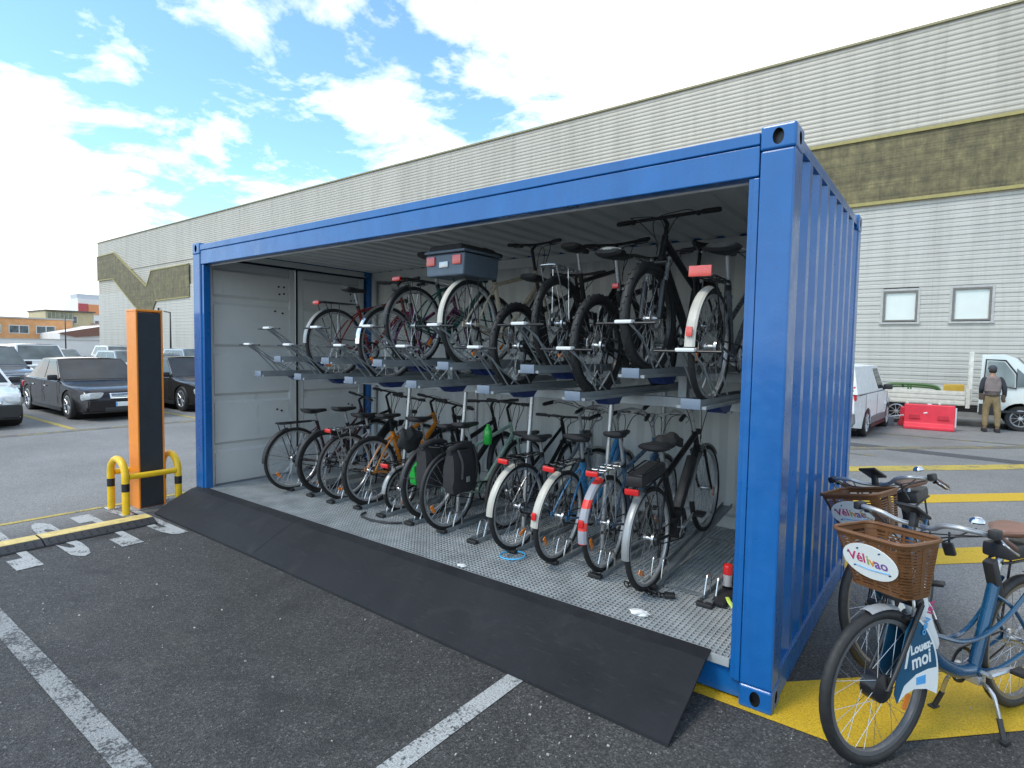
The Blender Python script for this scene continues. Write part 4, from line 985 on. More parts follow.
    for s, col, x, y in (('Vél', 'magenta', -.056, .010), ('i', 'leafgreen', -.006, .006), ('v', 'orange_decal', .013, .003), ('ao', 'violet', .053, .000)):
        text_mesh('badge_lettering', s, .062, M[col], BM @ Matrix.Translation((x, y, .0048)), bd, .0003, bold=.0012)
    q = MB(); q.tube(curve([(-.07, -.030, .005), (0, -.037, .005), (.085, -.030, .005)], 6), .0022, None, 4); q.v = [tuple(BM @ Vector(p)) for p in q.v]; q.build('badge_underline', M['skyblue'], bd)
    q = MB()
    for a, b_ in ((-.095, .025), (-.045, .055), (.055, .055), (-.075, -.035), (.085, -.038)): q.cbox((a, b_, .0048), (.012, .006, .001), None, (0, 0, .5))
    q.v = [tuple(BM @ Vector(p)) for p in q.v]; q.build('badge_pattern', M['ink'], bd)
    # carrier between basket and head
    q = MB()
    for s in (-1, 1): q.tube([HT + Vector((.0, s * .02, -.05)), (bX0 + .02, s * .05, zb - .012), (bX1 - .03, s * .05, zb - .012)], .006, None, 6)
    q.cbox((.99, 0, zb - .035), (.06, .09, .035), M['black_plastic'], None, .01)
    st(q).build('basket_carrier', M['steel'], t)
    # spray panel behind the fork with its lettering
    def arc(R0, a0, a1, n): return [(math.cos(R_(a0 + (a1 - a0) * i / n)) * R0, math.sin(R_(a0 + (a1 - a0) * i / n)) * R0) for i in range(n + 1)]
    up_ = arc(R + .012, 122, 194, 14); inner = [(-.27, -.050), (-.19, -.035), (-.13, -.045), (-.075, -.075), (-.055, -.03), (-.085, .10), (-.13, .24)]
    poly = up_ + inner
    for s in (1, -1):
        y = s * .042
        q = MB(); q.prism([(F.x + a, F.z + b_) for a, b_ in poly], 'y', y - .0015, y + .0015); q.add([tuple(v) for v in []], [])
        pn = st(q).build('spray_panel', M['ink_panel'], t)
        wp = [p for p in arc(R + .011, 174, 194, 5)] + [(-.27, -.049), (-.19, -.034), (-.13, -.044), (-.08, -.072), (-.12, -.005), (-.20, .03), (-.28, .04)]
        q = MB(); q.prism([(F.x + a, F.z + b_) for a, b_ in wp], 'y', y + s * .0018, y + s * .0024); st(q).build('panel_lower_strip', M['decal_white'], pn)
        q = MB(); q.prism([(F.x + a, F.z + b_) for a, b_ in ((-.20, -.018), (-.265, -.022), (-.265, .018), (-.20, .016))], 'y', y + s * .0027, y + s * .0031); st(q).build('panel_blue_mark', M['skyblue'], pn)
        rot = Matrix(((-s, 0, 0, 0), (0, 0, s, 0), (0, 1, 0, 0), (0, 0, 0, 1)))
        for tx, sz, px, pz in (('Louez-', .058, -.235, .150), ('moi', .092, -.235, .092)):
            text_mesh('panel_lettering', tx, sz, M['decal_white'], SM @ Matrix.Translation((F.x + px, y + s * .0020, F.z + pz)) @ rot @ Matrix.Rotation(.12 * s * s, 4, 'Z'), pn, .0003, bold=.0022, sx=.95)
        q = MB(); q.prism([(F.x + a, F.z + b_) for a, b_ in ((-.150, .20), (-.165, .20), (-.135, .07), (-.120, .07))], 'y', y + s * .0018, y + s * .0023); st(q).build('panel_bar_mark', M['decal_white'], pn)
        q = MB(); c = arc(R + .0125, 122, 194, 18); c2 = arc(R + .003, 122, 194, 18)[::-1]; q.prism([(F.x + a, F.z + b_) for a, b_ in c + c2], 'y', y + s * .0018, y + s * .0028); st(q).build('panel_edge', M['decal_white'], pn)
    # lettering down the white tube cover
    tr = Matrix.Translation((k['HB'].x - .042, .049, k['HB'].z - .09)) @ Matrix(((-1, 0, 0, 0), (0, 0, 1, 0), (0, 1, 0, 0), (0, 0, 0, 1))) @ Matrix.Rotation(-1.95, 4, 'Z')
    cv = [o for o in t.children if o.name.startswith('down_tube_cover')][0]
    text_mesh('cover_lettering', 'Vél', .05, M['magenta'], tr @ Matrix.Translation((-.045, 0, 0)), cv, .0006, bold=.001)
    text_mesh('cover_lettering', 'ivao', .05, M['skyblue'], tr @ Matrix.Translation((.045, 0, 0)), cv, .0006, bold=.001)
    # display, bell, twist shifter on the bar
    hb = [o for o in t.children if o.name.startswith('handlebar')][0]
    q = MB(); q.cbox(cl + Vector((.06, 0, .075)), (.13, .10, .014), M['black_plastic'], (0, -.55, 0), .006); q.cbox(cl + Vector((.05, 0, .035)), (.03, .03, .07), M['black_plastic'], (0, -.2, 0), .006); st(q).build('display', M['black_plastic'], hb)
    q = MB(); q.lathe([(0, .022), (.015, .020), (.026, .010), (.028, 0), (.024, -.006), (0, -.006)], cl + Vector((.06, .262, .085)), 'z', 20, M['chrome']); st(q).build('bell', M['chrome'], hb)
    q = MB(); q.cbox(cl + Vector((.0, .295, .035)), (.05, .035, .04), M['black_plastic'], None, .01); st(q).build('shifter', M['black_plastic'], hb); q = MB(); q.cbox(cl + Vector((.0, -.30, .03)), (.06, .035, .04), M['black_plastic'], None, .01); st(q).build('shifter', M['black_plastic'], hb)
    q = MB(); q.cbox(cl + Vector((.0, .12, -.075)), (.02, .045, .06), M['black_plastic'], (.2, .2, .2), .012); q.tube([cl + Vector((.0, .12, .0)), cl + Vector((.0, .12, -.05))], .005, M['black_plastic'], 6); st(q).build('front_light', M['black_plastic'], hb)
    q = MB(); q.tube(curve([cl + Vector((-.05, .20, .03)), cl + Vector((.03, .13, -.03)), cl + Vector((.06, .05, -.09)), k['HB'] + Vector((.04, .02, .08))], 6), .0035, M['black'], 6); q.tube(curve([cl + Vector((-.05, -.20, .03)), cl + Vector((.05, -.12, -.02)), cl + Vector((.07, -.04, -.10)), k['HB'] + Vector((.04, -.02, .08))], 6), .0035, M['black'], 6); st(q).build('control_cable', M['black'], hb)
    # double kick stand, rack battery, rear carrier
    B_ = k['BB']; q = MB(); q.cbox(B_ + Vector((-.015, 0, -.045)), (.06, .07, .05), M['alu'], None, .012)
    for s in (-1, 1):
        a = B_ + Vector((-.0, s * .04, -.05)); e = Vector((B_.x + .04, s * .155, .010 - s * 0))
        q.tube(curve([a, a + Vector((.02, s * .055, -.025)), a.lerp(e, .6) + Vector((.0, s * .018, 0))], 4), .0095, M['steel'], 8)
        q.tube([a.lerp(e, .58) + Vector((0, s * .018, 0)), e], .0125, M['black_plastic'], 8); q.cbox(e + Vector((.0, 0, .002)), (.05, .035, .014), M['black_plastic'], None, .005)
    q.build('kickstand', M['steel'], t)
    q = MB(); q.cbox((.02, 0, .83), (.40, .13, .075), None, (0, -.03, 0), .02); q.build('rack_battery', M['black_plastic'], t)
    q = MB()
    for s in (-1, 1): q.tube([(.17, s * .05, .785), (-.2, s * .06, .785)], .007, None, 8); q.tube([(-.05, s * .06, .785), (0, s * .08, .37)], .006, None, 8); q.tube([(.22, s * .03, .78), (.17, s * .05, .785)], .007, None, 8)
    q.cbox((.235, 0, .70), (.05, .05, .20), M['black_plastic'], (0, .35, 0), .01)
    q.build('luggage_rack', M['black'], t)
    return t
M['orange_decal'] = simple('orange_decal_colour', (.75, .30, .05), .5); M['ink_panel'] = simple('petrol_panel', (.012, .085, .16), .35); M['tan_grip'] = simple('brown_grip', (.13, .065, .045), .6)
hire_bike('nearer of the two hire bicycles, blue and white, its front wheel on the yellow stripe', (.983, .912, 0), -119.3, -1, 2)
hire_bike('hire bicycle behind the nearer one, its brown basket close to the ribbed blue wall', (.565, 1.97, 0), -97, -17, 8)

# ------------------------------------------------------------------ sign totem, guard, bump
tt = thing('sign_totem', 'tall orange totem with a blank charcoal face standing behind the yellow guard rails', 'sign post', (-6.40, -.37, 0))
q = MB(); q.box((-.16, -.105, 0), (.095, -.088, 2.14)); q.box((-.16, .143, 0), (.095, .160, 2.14)); q.box((-.16, -.087, 0), (.07, .142, 2.13)); q.box((-.16, -.105, 2.141), (.095, .160, 2.165)); q.build('post_body', M['orange'], tt, .004)
q = MB(); q.box((.071, -.087, .02), (.088, .142, 2.13)); q.build('sign_face', M['slate'], tt, .002)
q = MB(); q.box((-.19, -.135, 0), (.125, .19, .012)); q.build('base_plate', M['galv'], tt, .002)
gd = thing('guard_rail', 'yellow tubular guard rails with black bands around the foot of the orange totem', 'guard rail', (-6.40, -.37, 0))
for y in (-.27, .25):
    q = MB(); hw_ = .20; zt_ = .40; pts = [(-hw_, y, .0), (-hw_, y, zt_)] + [(-hw_ * math.cos(PI * i / 12), y, zt_ + .17 * math.sin(PI * i / 12)) for i in range(1, 12)] + [(hw_, y, zt_), (hw_, y, 0)]
    q.tube(pts, .036, None, 14); hp = q.build('hoop', M['yellow'], gd)
    q = MB()
    for x in (-hw_, hw_): q.cyl((x, y, .25), (x, y, .335), .0372, None, 16)
    q.build('black_band', M['band_black'], hp)
    q = MB()
    for x in (-hw_, hw_):
        q.cbox((x, y, .006), (.13, .11, .012), None, None, .003)
        for a in (-.045, .045): q.cyl((x + a, y + .035, .012), (x + a, y + .035, .024), .009, M['steel'], 6)
    q.build('foot_plate', M['yellow'], hp)
for x in (-.20, .20):
    q = MB(); q.tube([(x, -.236, .40), (x, .216, .40)], .031, None, 12); q.build('cross_rail', M['yellow'], gd)
bp = thing('speed_bump', 'black rubber speed bump with a yellow painted top running away from the orange totem', 'speed bump', (-5.85, -.56, 0))
for k in range(5):
    y1 = -.0 - k * .91; y0 = y1 - .90
    q = MB(); q.prism([(.215, .004), (.205, .016), (.11, .052), (-.06, .052), (-.205, .016), (-.215, .004)], 'y', y0, y1); sg = q.build('bump_segment', M['rubber'], bp, .003)
    q = MB(); q.prism([(.098, .0545), (-.06, .0545), (-.204, .0185), (-.212, .0085), (-.203, .0150), (-.06, .0522), (.098, .0522)], 'y', y0 + .004, y1 - .004); q.build('yellow_top', simple('worn_bump_yellow', (.66, .50, .17), .6, var=.25, scale=14), sg)
    q = MB()
    for yy in (y0 + .2, y1 - .2): q.cyl((.14, yy, .028), (.142, yy, .0345), .022, M['black'], 12)
    for i in range(14):
        for j in range(3):
            yy = y0 + .04 + i * .062; xx = .125 + j * .026 + (i % 2) * .008; q.cbox((xx, yy, .0465 - (xx - .125) * .38), (.018, .012, .006), None, (0, .36, .7 if (i + j) % 2 else -.7))
    q.build('tread', M['rubber'], sg)
q = MB(); q.tube(curve([(-6.35, -.02, .012), (-6.2, .05, .012), (-6.05, .02, .014), (-5.98, -.05, .013), (-6.08, -.12, .012)], 6), .011, None, 7); tag(q.build('cable_tail', M['black_plastic']), 'short black cable lying on the ground between the yellow guard rails and the container', 'cable')
# ------------------------------------------------------------------ warehouse
D = 19.5
wh = thing('warehouse', 'long pale metal-clad warehouse with an olive mesh band and two small windows', 'warehouse', (-69.9, D, 0))
W0 = Vector((-69.9, D, 0))
def wb_(q, name, mat, parent=wh, bev=0):
    q.v = [tuple(Vector(p) - W0) for p in q.v]; return q.build(name, mat, parent, bev)
def ribs(z0, z1, pitch, kind):
    pr = []; z = z0; n = round((z1 - z0) / pitch); p = (z1 - z0) / n
    for i in range(n):
        a = z0 + i * p
        if kind == 'plank': pr += [(a, 0), (a + p * .06, -.026), (a + p * .40, -.026), (a + p * .46, -.014), (a + p * .52, -.014), (a + p * .58, -.026), (a + p * .88, -.026), (a + p * .92, 0)]
        else: pr += [(a, 0), (a + p * .25, -.016), (a + p * .6, -.016), (a + p * .82, 0)]
    pr.append((z1, 0)); return pr
def rib_wall(q, x0, x1, z0, z1, pitch, kind, y=D):
    pr = ribs(z0, z1, pitch, kind); n = len(pr)
    vs = [(x0, y + d, z) for z, d in pr] + [(x1, y + d, z) for z, d in pr]
    q.add(vs, [(i, i + 1, n + i + 1, n + i) for i in range(n - 1)])
X0, X1 = -69.9, 22
wins = [(-1.28, -.36, 2.92, 3.90), (.52, 1.45, 2.92, 3.92), (6.5, 7.43, 2.92, 3.92), (8.4, 9.33, 2.92, 3.92)]
q = MB(); rib_wall(q, X0, X1, 0, 2.9, .25, 'plank'); rib_wall(q, X0, X1, 4.0, 6.80, .25, 'plank')
xx = X0
for a, b_, z0, z1 in wins: rib_wall(q, xx, a - .02, 2.9, 4.0, .25, 'plank'); xx = b_ + .02
rib_wall(q, xx, X1, 2.9, 4.0, .25, 'plank'); wb_(q, 'lower_cladding', M['siding'])
q = MB(); rib_wall(q, X0, X1, 8.80, 11.98, .155, 'rib'); rib_wall(q, X0, X1, 6.80, 8.80, .19, 'rib', D + .05); wb_(q, 'upper_cladding', M['siding_up'])
# olive band: straight along the right, zigzag towards the left corner
top = [(-69.92, 10.55), (-65.4, 10.6), (-58.0, 6.95), (-56.95, 8.55), (-48.0, 8.80), (X1, 8.80)]
bot = [(-69.92, 8.25), (-65.8, 8.2), (-60.9, 5.45), (-58.0, 4.2), (-56.2, 5.7), (-49.7, 5.95), (-46, 6.8), (X1, 6.80)]
q = MB(); seg = [([(-69.92, 8.25), (-65.8, 8.2), (-65.4, 10.6), (-69.92, 10.55)]), ([(-65.8, 8.2), (-60.9, 5.45), (-58.0, 6.95), (-65.4, 10.6)]), ([(-60.9, 5.45), (-57.6, 3.9), (-56.0, 5.7), (-58.0, 6.95)]), ([(-58.0, 6.95), (-56.0, 5.7), (-49.7, 5.80), (-49.7, 8.38), (-56.95, 8.30)]), ([(-46, 6.8), (X1, 6.8), (X1, 8.8), (-46, 8.8)])]
for p in seg: q.prism(p, 'y', D - .10, D - .03)
wb_(q, 'mesh_band', M['band'])
q = MB()
q.box((-46, D - .16, 8.80), (X1, D - .02, 8.90)); q.box((-46, D - .16, 6.70), (X1, D - .02, 6.80))
for a, b_ in (((-69.92, 10.6), (-65.4, 10.65)), ((-65.4, 10.65), (-58.0, 7.0)), ((-58.0, 7.0), (-56.95, 8.35)), ((-56.95, 8.35), (-49.7, 8.43)), ((-69.92, 8.2), (-65.8, 8.15)), ((-65.8, 8.15), (-60.9, 5.4)), ((-60.9, 5.4), (-57.6, 3.85)), ((-56.0, 5.65), (-49.7, 5.75))):
    d = Vector((b_[0] - a[0], b_[1] - a[1])); nn = Vector((-d.y, d.x)).normalized() * .04
    q.prism([(a[0] - nn.x, a[1] - nn.y), (b_[0] - nn.x, b_[1] - nn.y), (b_[0] + nn.x, b_[1] + nn.y), (a[0] + nn.x, a[1] + nn.y)], 'y', D - .14, D - .025)
wb_(q, 'band_trim', M['trim_yellow'])
q = MB(); q.box((X0 - .05, D - .08, 11.98), (X1, D + .3, 12.05)); wb_(q, 'roof_trim', M['trim_olive'])
q = MB(); q.box((X0 + .02, D + .31, 11.9), (X1, D + 42, 12.0)); wb_(q, 'roof', M['trim_dark'])
q = MB(); q.box((X0, D + .02, 0), (X0 + .2, D + 42, 11.89)); q.box((X1 - .2, D + .06, 0), (X1, D + 42, 11.89)); wb_(q, 'end_wall', M['siding_up'])
q = MB(); q.box((X0 + .21, D + .35, 0), (X1 - .21, D + .4, 11.8)); wb_(q, 'inner_wall', M['siding'])
q = MB(); q.box((X0, D - .05, 0), (X1, D - .03, .28)); wb_(q, 'plinth', simple('concrete_plinth', (.24, .235, .22), .85, var=.2, scale=1.5))
for a, b_, z0, z1 in wins:
    o = thing('window', '', 'w'); del o['label']; del o['category']; o.parent = wh; o.location = Vector(((a + b_) / 2, D, (z0 + z1) / 2)) - W0
    w2, h2 = (b_ - a) / 2, (z1 - z0) / 2
    q = MB(); t_ = .055
    q.box((-w2, -.06, -h2), (-w2 + t_, .05, h2)); q.box((w2 - t_, -.06, -h2), (w2, .05, h2)); q.box((-w2 + t_, -.06, h2 - t_), (w2 - t_, .05, h2)); q.box((-w2 + t_, -.06, -h2), (w2 - t_, .05, -h2 + t_)); q.build('window_frame', M['winframe'], o, .004)
    q = MB(); q.box((-w2 - .07, -.045, h2 + .002), (w2 + .07, -.0, h2 + .07)); q.box((-w2 - .07, -.045, -h2 - .02), (-w2 - .002, -.0, h2)); q.box((w2 + .002, -.045, -h2 - .02), (w2 + .07, -.0, h2)); q.box((-w2 - .09, -.09, -h2 - .08), (w2 + .09, .0, -h2 - .022)); q.build('window_surround', simple('pale_flashing', (.44, .44, .42), .5), o, .004)
    q = MB(); q.box((-w2 + t_, .012, -h2 + t_), (w2 - t_, .016, h2 - t_)); q.build('pane', simple('blind_behind_glass', (.60, .66, .63), .12, coat=1., var=.06, scale=1.2), o)
    q = MB(); q.box((-w2 + t_, -.01, -.012), (-w2 + t_ + .025, .011, h2 - t_)) if False else q.box((-w2 + t_, -.012, -h2 + t_), (-w2 + t_ + .022, .011, h2 - t_)); q.box((w2 - t_ - .022, -.012, -h2 + t_), (w2 - t_, .011, h2 - t_)); q.box((-w2 + t_ + .022, -.012, h2 - t_ - .022), (w2 - t_ - .022, .011, h2 - t_)); q.build('sash', simple('white_sash', (.6, .61, .6), .4), o)
# downpipe and floodlight on the wall
q = MB(); q.tube([(-55.5, D - .12, .1), (-55.5, D - .12, 5.0)], .07, None, 8); wb_(q, 'downpipe', M['black'])

# ------------------------------------------------------------------ vehicles
def car(label, loc, heading, col, L=4.5, W=1.78, Hh=1.45, kind='sedan', group=None, plate=True, wr=.32, gl=None):
    """x forward from the rear bumper's middle: origin under the middle of the car"""
    t = thing('parked_car' if kind != 'van' else 'parked_van', label, 'car' if kind != 'van' else 'van', loc, R_(heading), group)
    xf, xr = L * .5, -L * .5; aF, aR = L * .5 - L * .185, -L * .5 + L * .19
    belt = {'sedan': .88, 'hatch': .92, 'suv': 1.0, 'van': 1.08}[kind] * Hh / {'sedan': 1.44, 'hatch': 1.47, 'suv': 1.65, 'van': 1.8}[kind] * (1.44 / 1.44)
    hood = belt - .12 if kind != 'van' else belt - .10; boot = belt + .02
    ws0 = {'sedan': .19, 'hatch': .24, 'suv': .23, 'van': .27}[kind] * L   # windscreen base
    ws1 = {'sedan': .03, 'hatch': .08, 'suv': .09, 'van': .14}[kind] * L
    rw1 = {'sedan': -.19, 'hatch': -.36, 'suv': -.38, 'van': -.47}[kind] * L
    rw0 = {'sedan': -.335, 'hatch': -.455, 'suv': -.465, 'van': -.49}[kind] * L
    ar = wr + .055
    def arch(cx_): return [(cx_ + math.cos(a) * ar, max(.20, wr + math.sin(a) * ar)) for a in [PI - PI * i / 12 for i in range(13)]]
    low = .20
    prof = [(xr + .05, low + .04)] + [(aR - ar, low)] + arch(aR) + [(aR + ar, low)] + [(aF - ar, low)] + arch(aF) + [(aF + ar, low)] + [(xf - .10, low + .02), (xf - .02, low + .16), (xf, .50), (xf - .05, hood - .16), (xf - .16, hood - .06), (xf - .45, hood + .0), (ws0 + .25, hood + .06), (ws0, belt)]
    if kind == 'sedan': prof += [(rw0, boot), (xr + .30, boot - .0), (xr + .08, boot - .05), (xr + .02, .72), (xr, .50), (xr + .02, .30)]
    else: prof += [(rw0 - .0, belt), (xr + .03, belt - .04), (xr, .60), (xr + .01, .32)]
    # remove duplicates
    P = []
    for p in prof:
        if not P or math.hypot(P[-1][0] - p[0], P[-1][1] - p[1]) > 1e-3: P.append(p)
    bm = bmesh.new(); hw = W / 2
    def wy(x, z):      # plan taper towards nose and tail, tuck-in low and high
        e = max(0, abs(x) - L * .30) / (L * .20); k = 1 - .16 * e ** 2.2
        return hw * k * (1 - .035 * max(0, (.45 - z) / .3)) * (1 - .05 * max(0, (z - .62) / .4))
    # subdivide the outline so the taper reads
    PP = []
    for i, p in enumerate(P):
        n_ = P[(i + 1) % len(P)]; PP.append(p); d = math.hypot(n_[0] - p[0], n_[1] - p[1]); m = int(d // .28)
        for k_ in range(1, m + 1): f = k_ / (m + 1); PP.append((p[0] + (n_[0] - p[0]) * f, p[1] + (n_[1] - p[1]) * f))
    q = MB(); n = len(PP); cxm = sum(p[0] for p in PP) / n
    rings = []
    for yk, sc in ((-1, .0), (-1, 1), (1, 1), (1, .0)): pass
    def ringv(s, ins, yo):
        out = []
        for x, z in PP:
            dx = -ins if x > 0 else ins; nx = x + dx * (1 if abs(x) > L * .38 else 0); nz = z - ins if z > .62 else z
            out.append((nx, s * (wy(x, z) - yo), nz))
        return out
    vs = ringv(-1, .03, 0) + ringv(-1, .0, .045) + ringv(-1, 0, .30) + ringv(1, 0, .30) + ringv(1, 0, .045) + ringv(1, .03, 0)
    for r in range(5):
        for i in range(n): j = (i + 1) % n; q.f.append((r * n + i, r * n + j, (r + 1) * n + j, (r + 1) * n + i)); q.m.append(0); q.sm.append(True)
    q.v = vs; q.f += [tuple(range(n))[::-1], tuple(5 * n + k_ for k_ in range(n))]; q.m += [0, 0]; q.sm += [False, False]; q.mats = [col]
    # crown the bonnet and boot slightly
    body = q.build('body', col, t)
    # greenhouse
    rf = Hh; tin = .16 * (1 if kind != 'van' else .7)
    pts_low = [(ws0 + .02, belt - .01), (rw0 - .01, belt - .01)]; pts_top = [(ws1, rf - .03), (rw1, rf - .03)]
    q = MB(); st_ = 8; vs = []
    fr_ = [0, .12, .3, .5, .7, .88, 1]
    rows = []
    for k_, (zf) in enumerate((0, 1, 1.0)):
        pass
    # cabin frame as two side shells, roof and pillars
    def gp(f, h):     # f 0 front .. 1 back, h 0 belt .. 1 roof
        xl = pts_low[0][0] + (pts_low[1][0] - pts_low[0][0]) * f; xt = pts_top[0][0] + (pts_top[1][0] - pts_top[0][0]) * f
        x = xl + (xt - xl) * h; z = (belt - .01) + (rf - .045 - belt) * h; y = (wy(x * .8, .9) - .03) - tin * h
        return x, y, z
    for s in (-1, 1):
        r0 = [gp(f, 0) for f in fr_]; r1 = [gp(f, 1) for f in fr_]
        vs += [(x, s * y, z) for x, y, z in r0] + [(x, s * y, z) for x, y, z in r1]
    m = len(fr_)
    q.add(vs, [(i, i + 1, m + i + 1, m + i) for i in range(m - 1)] + [(2 * m + i, 2 * m + i + 1, 3 * m + i + 1, 3 * m + i) for i in range(m - 1)] + [(0, m, 3 * m, 2 * m), (m - 1, 2 * m - 1, 4 * m - 1, 3 * m - 1)], None, True)
    # roof with crown
    rv = []
    for f in fr_:
        x, y, z = gp(f, 1)
        for u in (-1, -.6, 0, .6, 1): rv.append((x, y * u, z + .045 * (1 - abs(u) ** 2.5) * (math.sin(PI * min(1, max(0, f * .86 + .07))) ** .4)))
    q.add(rv, [(i * 5 + k_, i * 5 + k_ + 1, (i + 1) * 5 + k_ + 1, (i + 1) * 5 + k_) for i in range(m - 1) for k_ in range(4)], None, True)
    cb = q.build('cabin', col, t)
    gmat = gl or M['glass']
    def pane(name, quad, off, nrm):
        q = MB(); v = [Vector(p) for p in quad]; nv = Vector(nrm)
        q.add([p + nv * off for p in v] + [p - nv * .01 for p in v], [(0, 1, 2, 3), (0, 4, 5, 1), (1, 5, 6, 2), (2, 6, 7, 3), (3, 7, 4, 0)]); return q.build(name, gmat, cb)
    def gq(f0, f1, h0, h1, s): return [(x, s * y, z) for x, y, z in (gp(f0, h0), gp(f1, h0), gp(f1, h1), gp(f0, h1))]
    spl = {'sedan': [(.045, .45), (.475, .80)], 'hatch': [(.045, .42), (.45, .74), (.77, .93)], 'suv': [(.045, .40), (.43, .70), (.73, .93)], 'van': [(.05, .27)]}[kind]
    for s in (-1, 1):
        for f0, f1 in spl: pane('side_window', gq(f0, f1, .08, .90, s), .006, (0, s, .2))
    a0, a1 = gp(0, .06), gp(0, .94); pane('windscreen', [(a0[0], -a0[1] + .05, a0[2]), (a0[0], a0[1] - .05, a0[2]), (a1[0], a1[1] - .06, a1[2]), (a1[0], -a1[1] + .06, a1[2])], .006, (.8, 0, .6))
    b0, b1 = gp(1, .10), gp(1, .92); pane('rear_window', [(b0[0], b0[1] - .07, b0[2]), (b0[0], -b0[1] + .07, b0[2]), (b1[0], -b1[1] + .08, b1[2]), (b1[0], b1[1] - .08, b1[2])], .006, (-.9, 0, .4))
    # trim: lower black sill, bumpers, door seams
    for s in (-1, 1):
        q = MB(); q.box((aR + ar + .02, s * (hw - .02) - .02, .17), (aF - ar - .02, s * (hw - .02) + .02, .25))
        for f in ([.46] if kind == 'sedan' else [.43]) + [.02, .83]:
            x = gp(f, 0)[0]; yy = wy(x, .6) + .0015; q.box((x - .006, s * yy - .004, .30), (x + .006, s * yy + .001, belt - .03))
        q.box((rw0, s * (wy(0, .9) - .02) - .006, belt - .03), (ws0 - .1, s * (wy(0, .9) - .012) + .006, belt - .008))
        q.build('side_trim', M['black_plastic'], t)
    q = MB(); bc = M['black_plastic'] if col.name.startswith('old_white') else col
    q.prism([(-W * .40, .22), (W * .40, .22), (W * .43, .33), (W * .42, .50), (-W * .42, .50), (-W * .43, .33)], 'x', xf - .14, xf + .045); q.build('front_bumper', bc, t, .03)
    q = MB(); q.prism([(-W * .40, .24), (W * .40, .24), (W * .43, .35), (W * .42, .56), (-W * .42, .56), (-W * .43, .35)], 'x', xr - .04, xr + .14); q.build('rear_bumper', bc if kind != 'van' else M['grey_plastic'], t, .03)
    q = MB(); q.cbox((xf + .048, 0, .27), (.012, W * .50, .09), None, None, .004); q.build('lower_grille', M['black_plastic'], t)
    q = MB(); gw_ = W * (.24 if kind == 'sedan' else .30); gz = hood - .19
    q.cbox((xf - .015, 0, gz), (.06, gw_ * 2 * .8, .15), M['chrome'], (0, -.2, 0), .03)
    for k_ in range(4): q.cbox((xf + .017, 0, gz - .05 + k_ * .032), (.012, gw_ * 1.45, .018), M['black'])
    q.build('grille', M['chrome'], t)
    for s in (-1, 1):
        q = MB(); hx = xf - .13; q.cbox((hx, s * W * .355, hood - .19), (.30, W * .20, .155), M['head_lens'], (0, -.18, -s * .42), .05); hl = q.build('headlight', M['head_lens'], t)
        q = MB(); q.cbox((xr + .10, s * W * .405, belt - .22 if kind != 'van' else .98), (.20 if kind != 'van' else .10, .16 if kind != 'van' else .09, .16 if kind != 'van' else .34), M['red_lens'], (0, 0, s * .2), .04); q.build('tail_light', M['red_lens'], t)
        q = MB(); mx = ws0 - .22; my = wy(mx, .9) + .07; q.cbox((mx, s * my, belt + .07), (.10, .20, .13), None, (0, 0, -s * .15), .035); q.cbox((mx, s * (my - .09), belt + .02), (.05, .08, .04), M['black_plastic']); q.build('wing_mirror', col if bc is col else M['black_plastic'], t)
        q = MB()
        for f in (.38, .74) if kind == 'sedan' else (.36, .66): x = gp(f, 0)[0]; q.cbox((x, s * (wy(x, .7) + .012), belt - .16), (.18, .022, .03), None, None, .008)
        q.build('door_handle', M['chrome'] if kind == 'sedan' else col, t)
    if kind == 'van':
        for s in (-1, 1):
            q = MB(); q.box((aF + ar + .02, s * hw * .9 - .03, .22), (xf - .2, s * hw * .9 + .03, .55)); q.box((aR + ar + .03, s * (hw - .01) - .02, .26), (aF - ar - .03, s * (hw - .01) + .02, .42)); q.build('side_cladding', M['grey_plastic'], t, .01)
    if plate:
        q = MB(); q.cbox((xf + .052, 0, .385), (.010, .50, .105), M['white_plastic'], None, .003); q.cbox((xf + .058, -.235, .385), (.003, .03, .09), M['skyblue']); q.build('number_plate', M['white_plastic'], t)
        q = MB(); q.cbox((xr - .046, 0, .44), (.010, .50, .105), M['white_plastic'], None, .003); q.build('number_plate', M['white_plastic'], t)
    # wheels and dark arches
    for cx_ in (aF, aR):
        for s in (-1, 1):
            w = bpy.data.objects.new('wheel', None); COL.objects.link(w); w.parent = t; w.location = (cx_, s * (hw - .11), wr); w.rotation_euler = (0, 0, 0 if s > 0 else PI)
            for me, nm in zip(car_wheel(wr), ('tyre', 'rim')): link(nm, me, w)
        q = MB(); q.lathe([(ar + .002, -hw + .12), (ar + .002, hw - .12)], (cx_, 0, wr), 'y', 24, M['black']); q.cyl((cx_, -hw + .30, wr), (cx_, hw - .30, wr), ar, M['black'], 20); q.build('wheel_arch', M['black'], t)
    q = MB(); q.box((xr + .2, -hw + .12, .17), (xf - .2, hw - .12, .26)); q.build('underbody', M['black'], t)
    return t
CW = {}
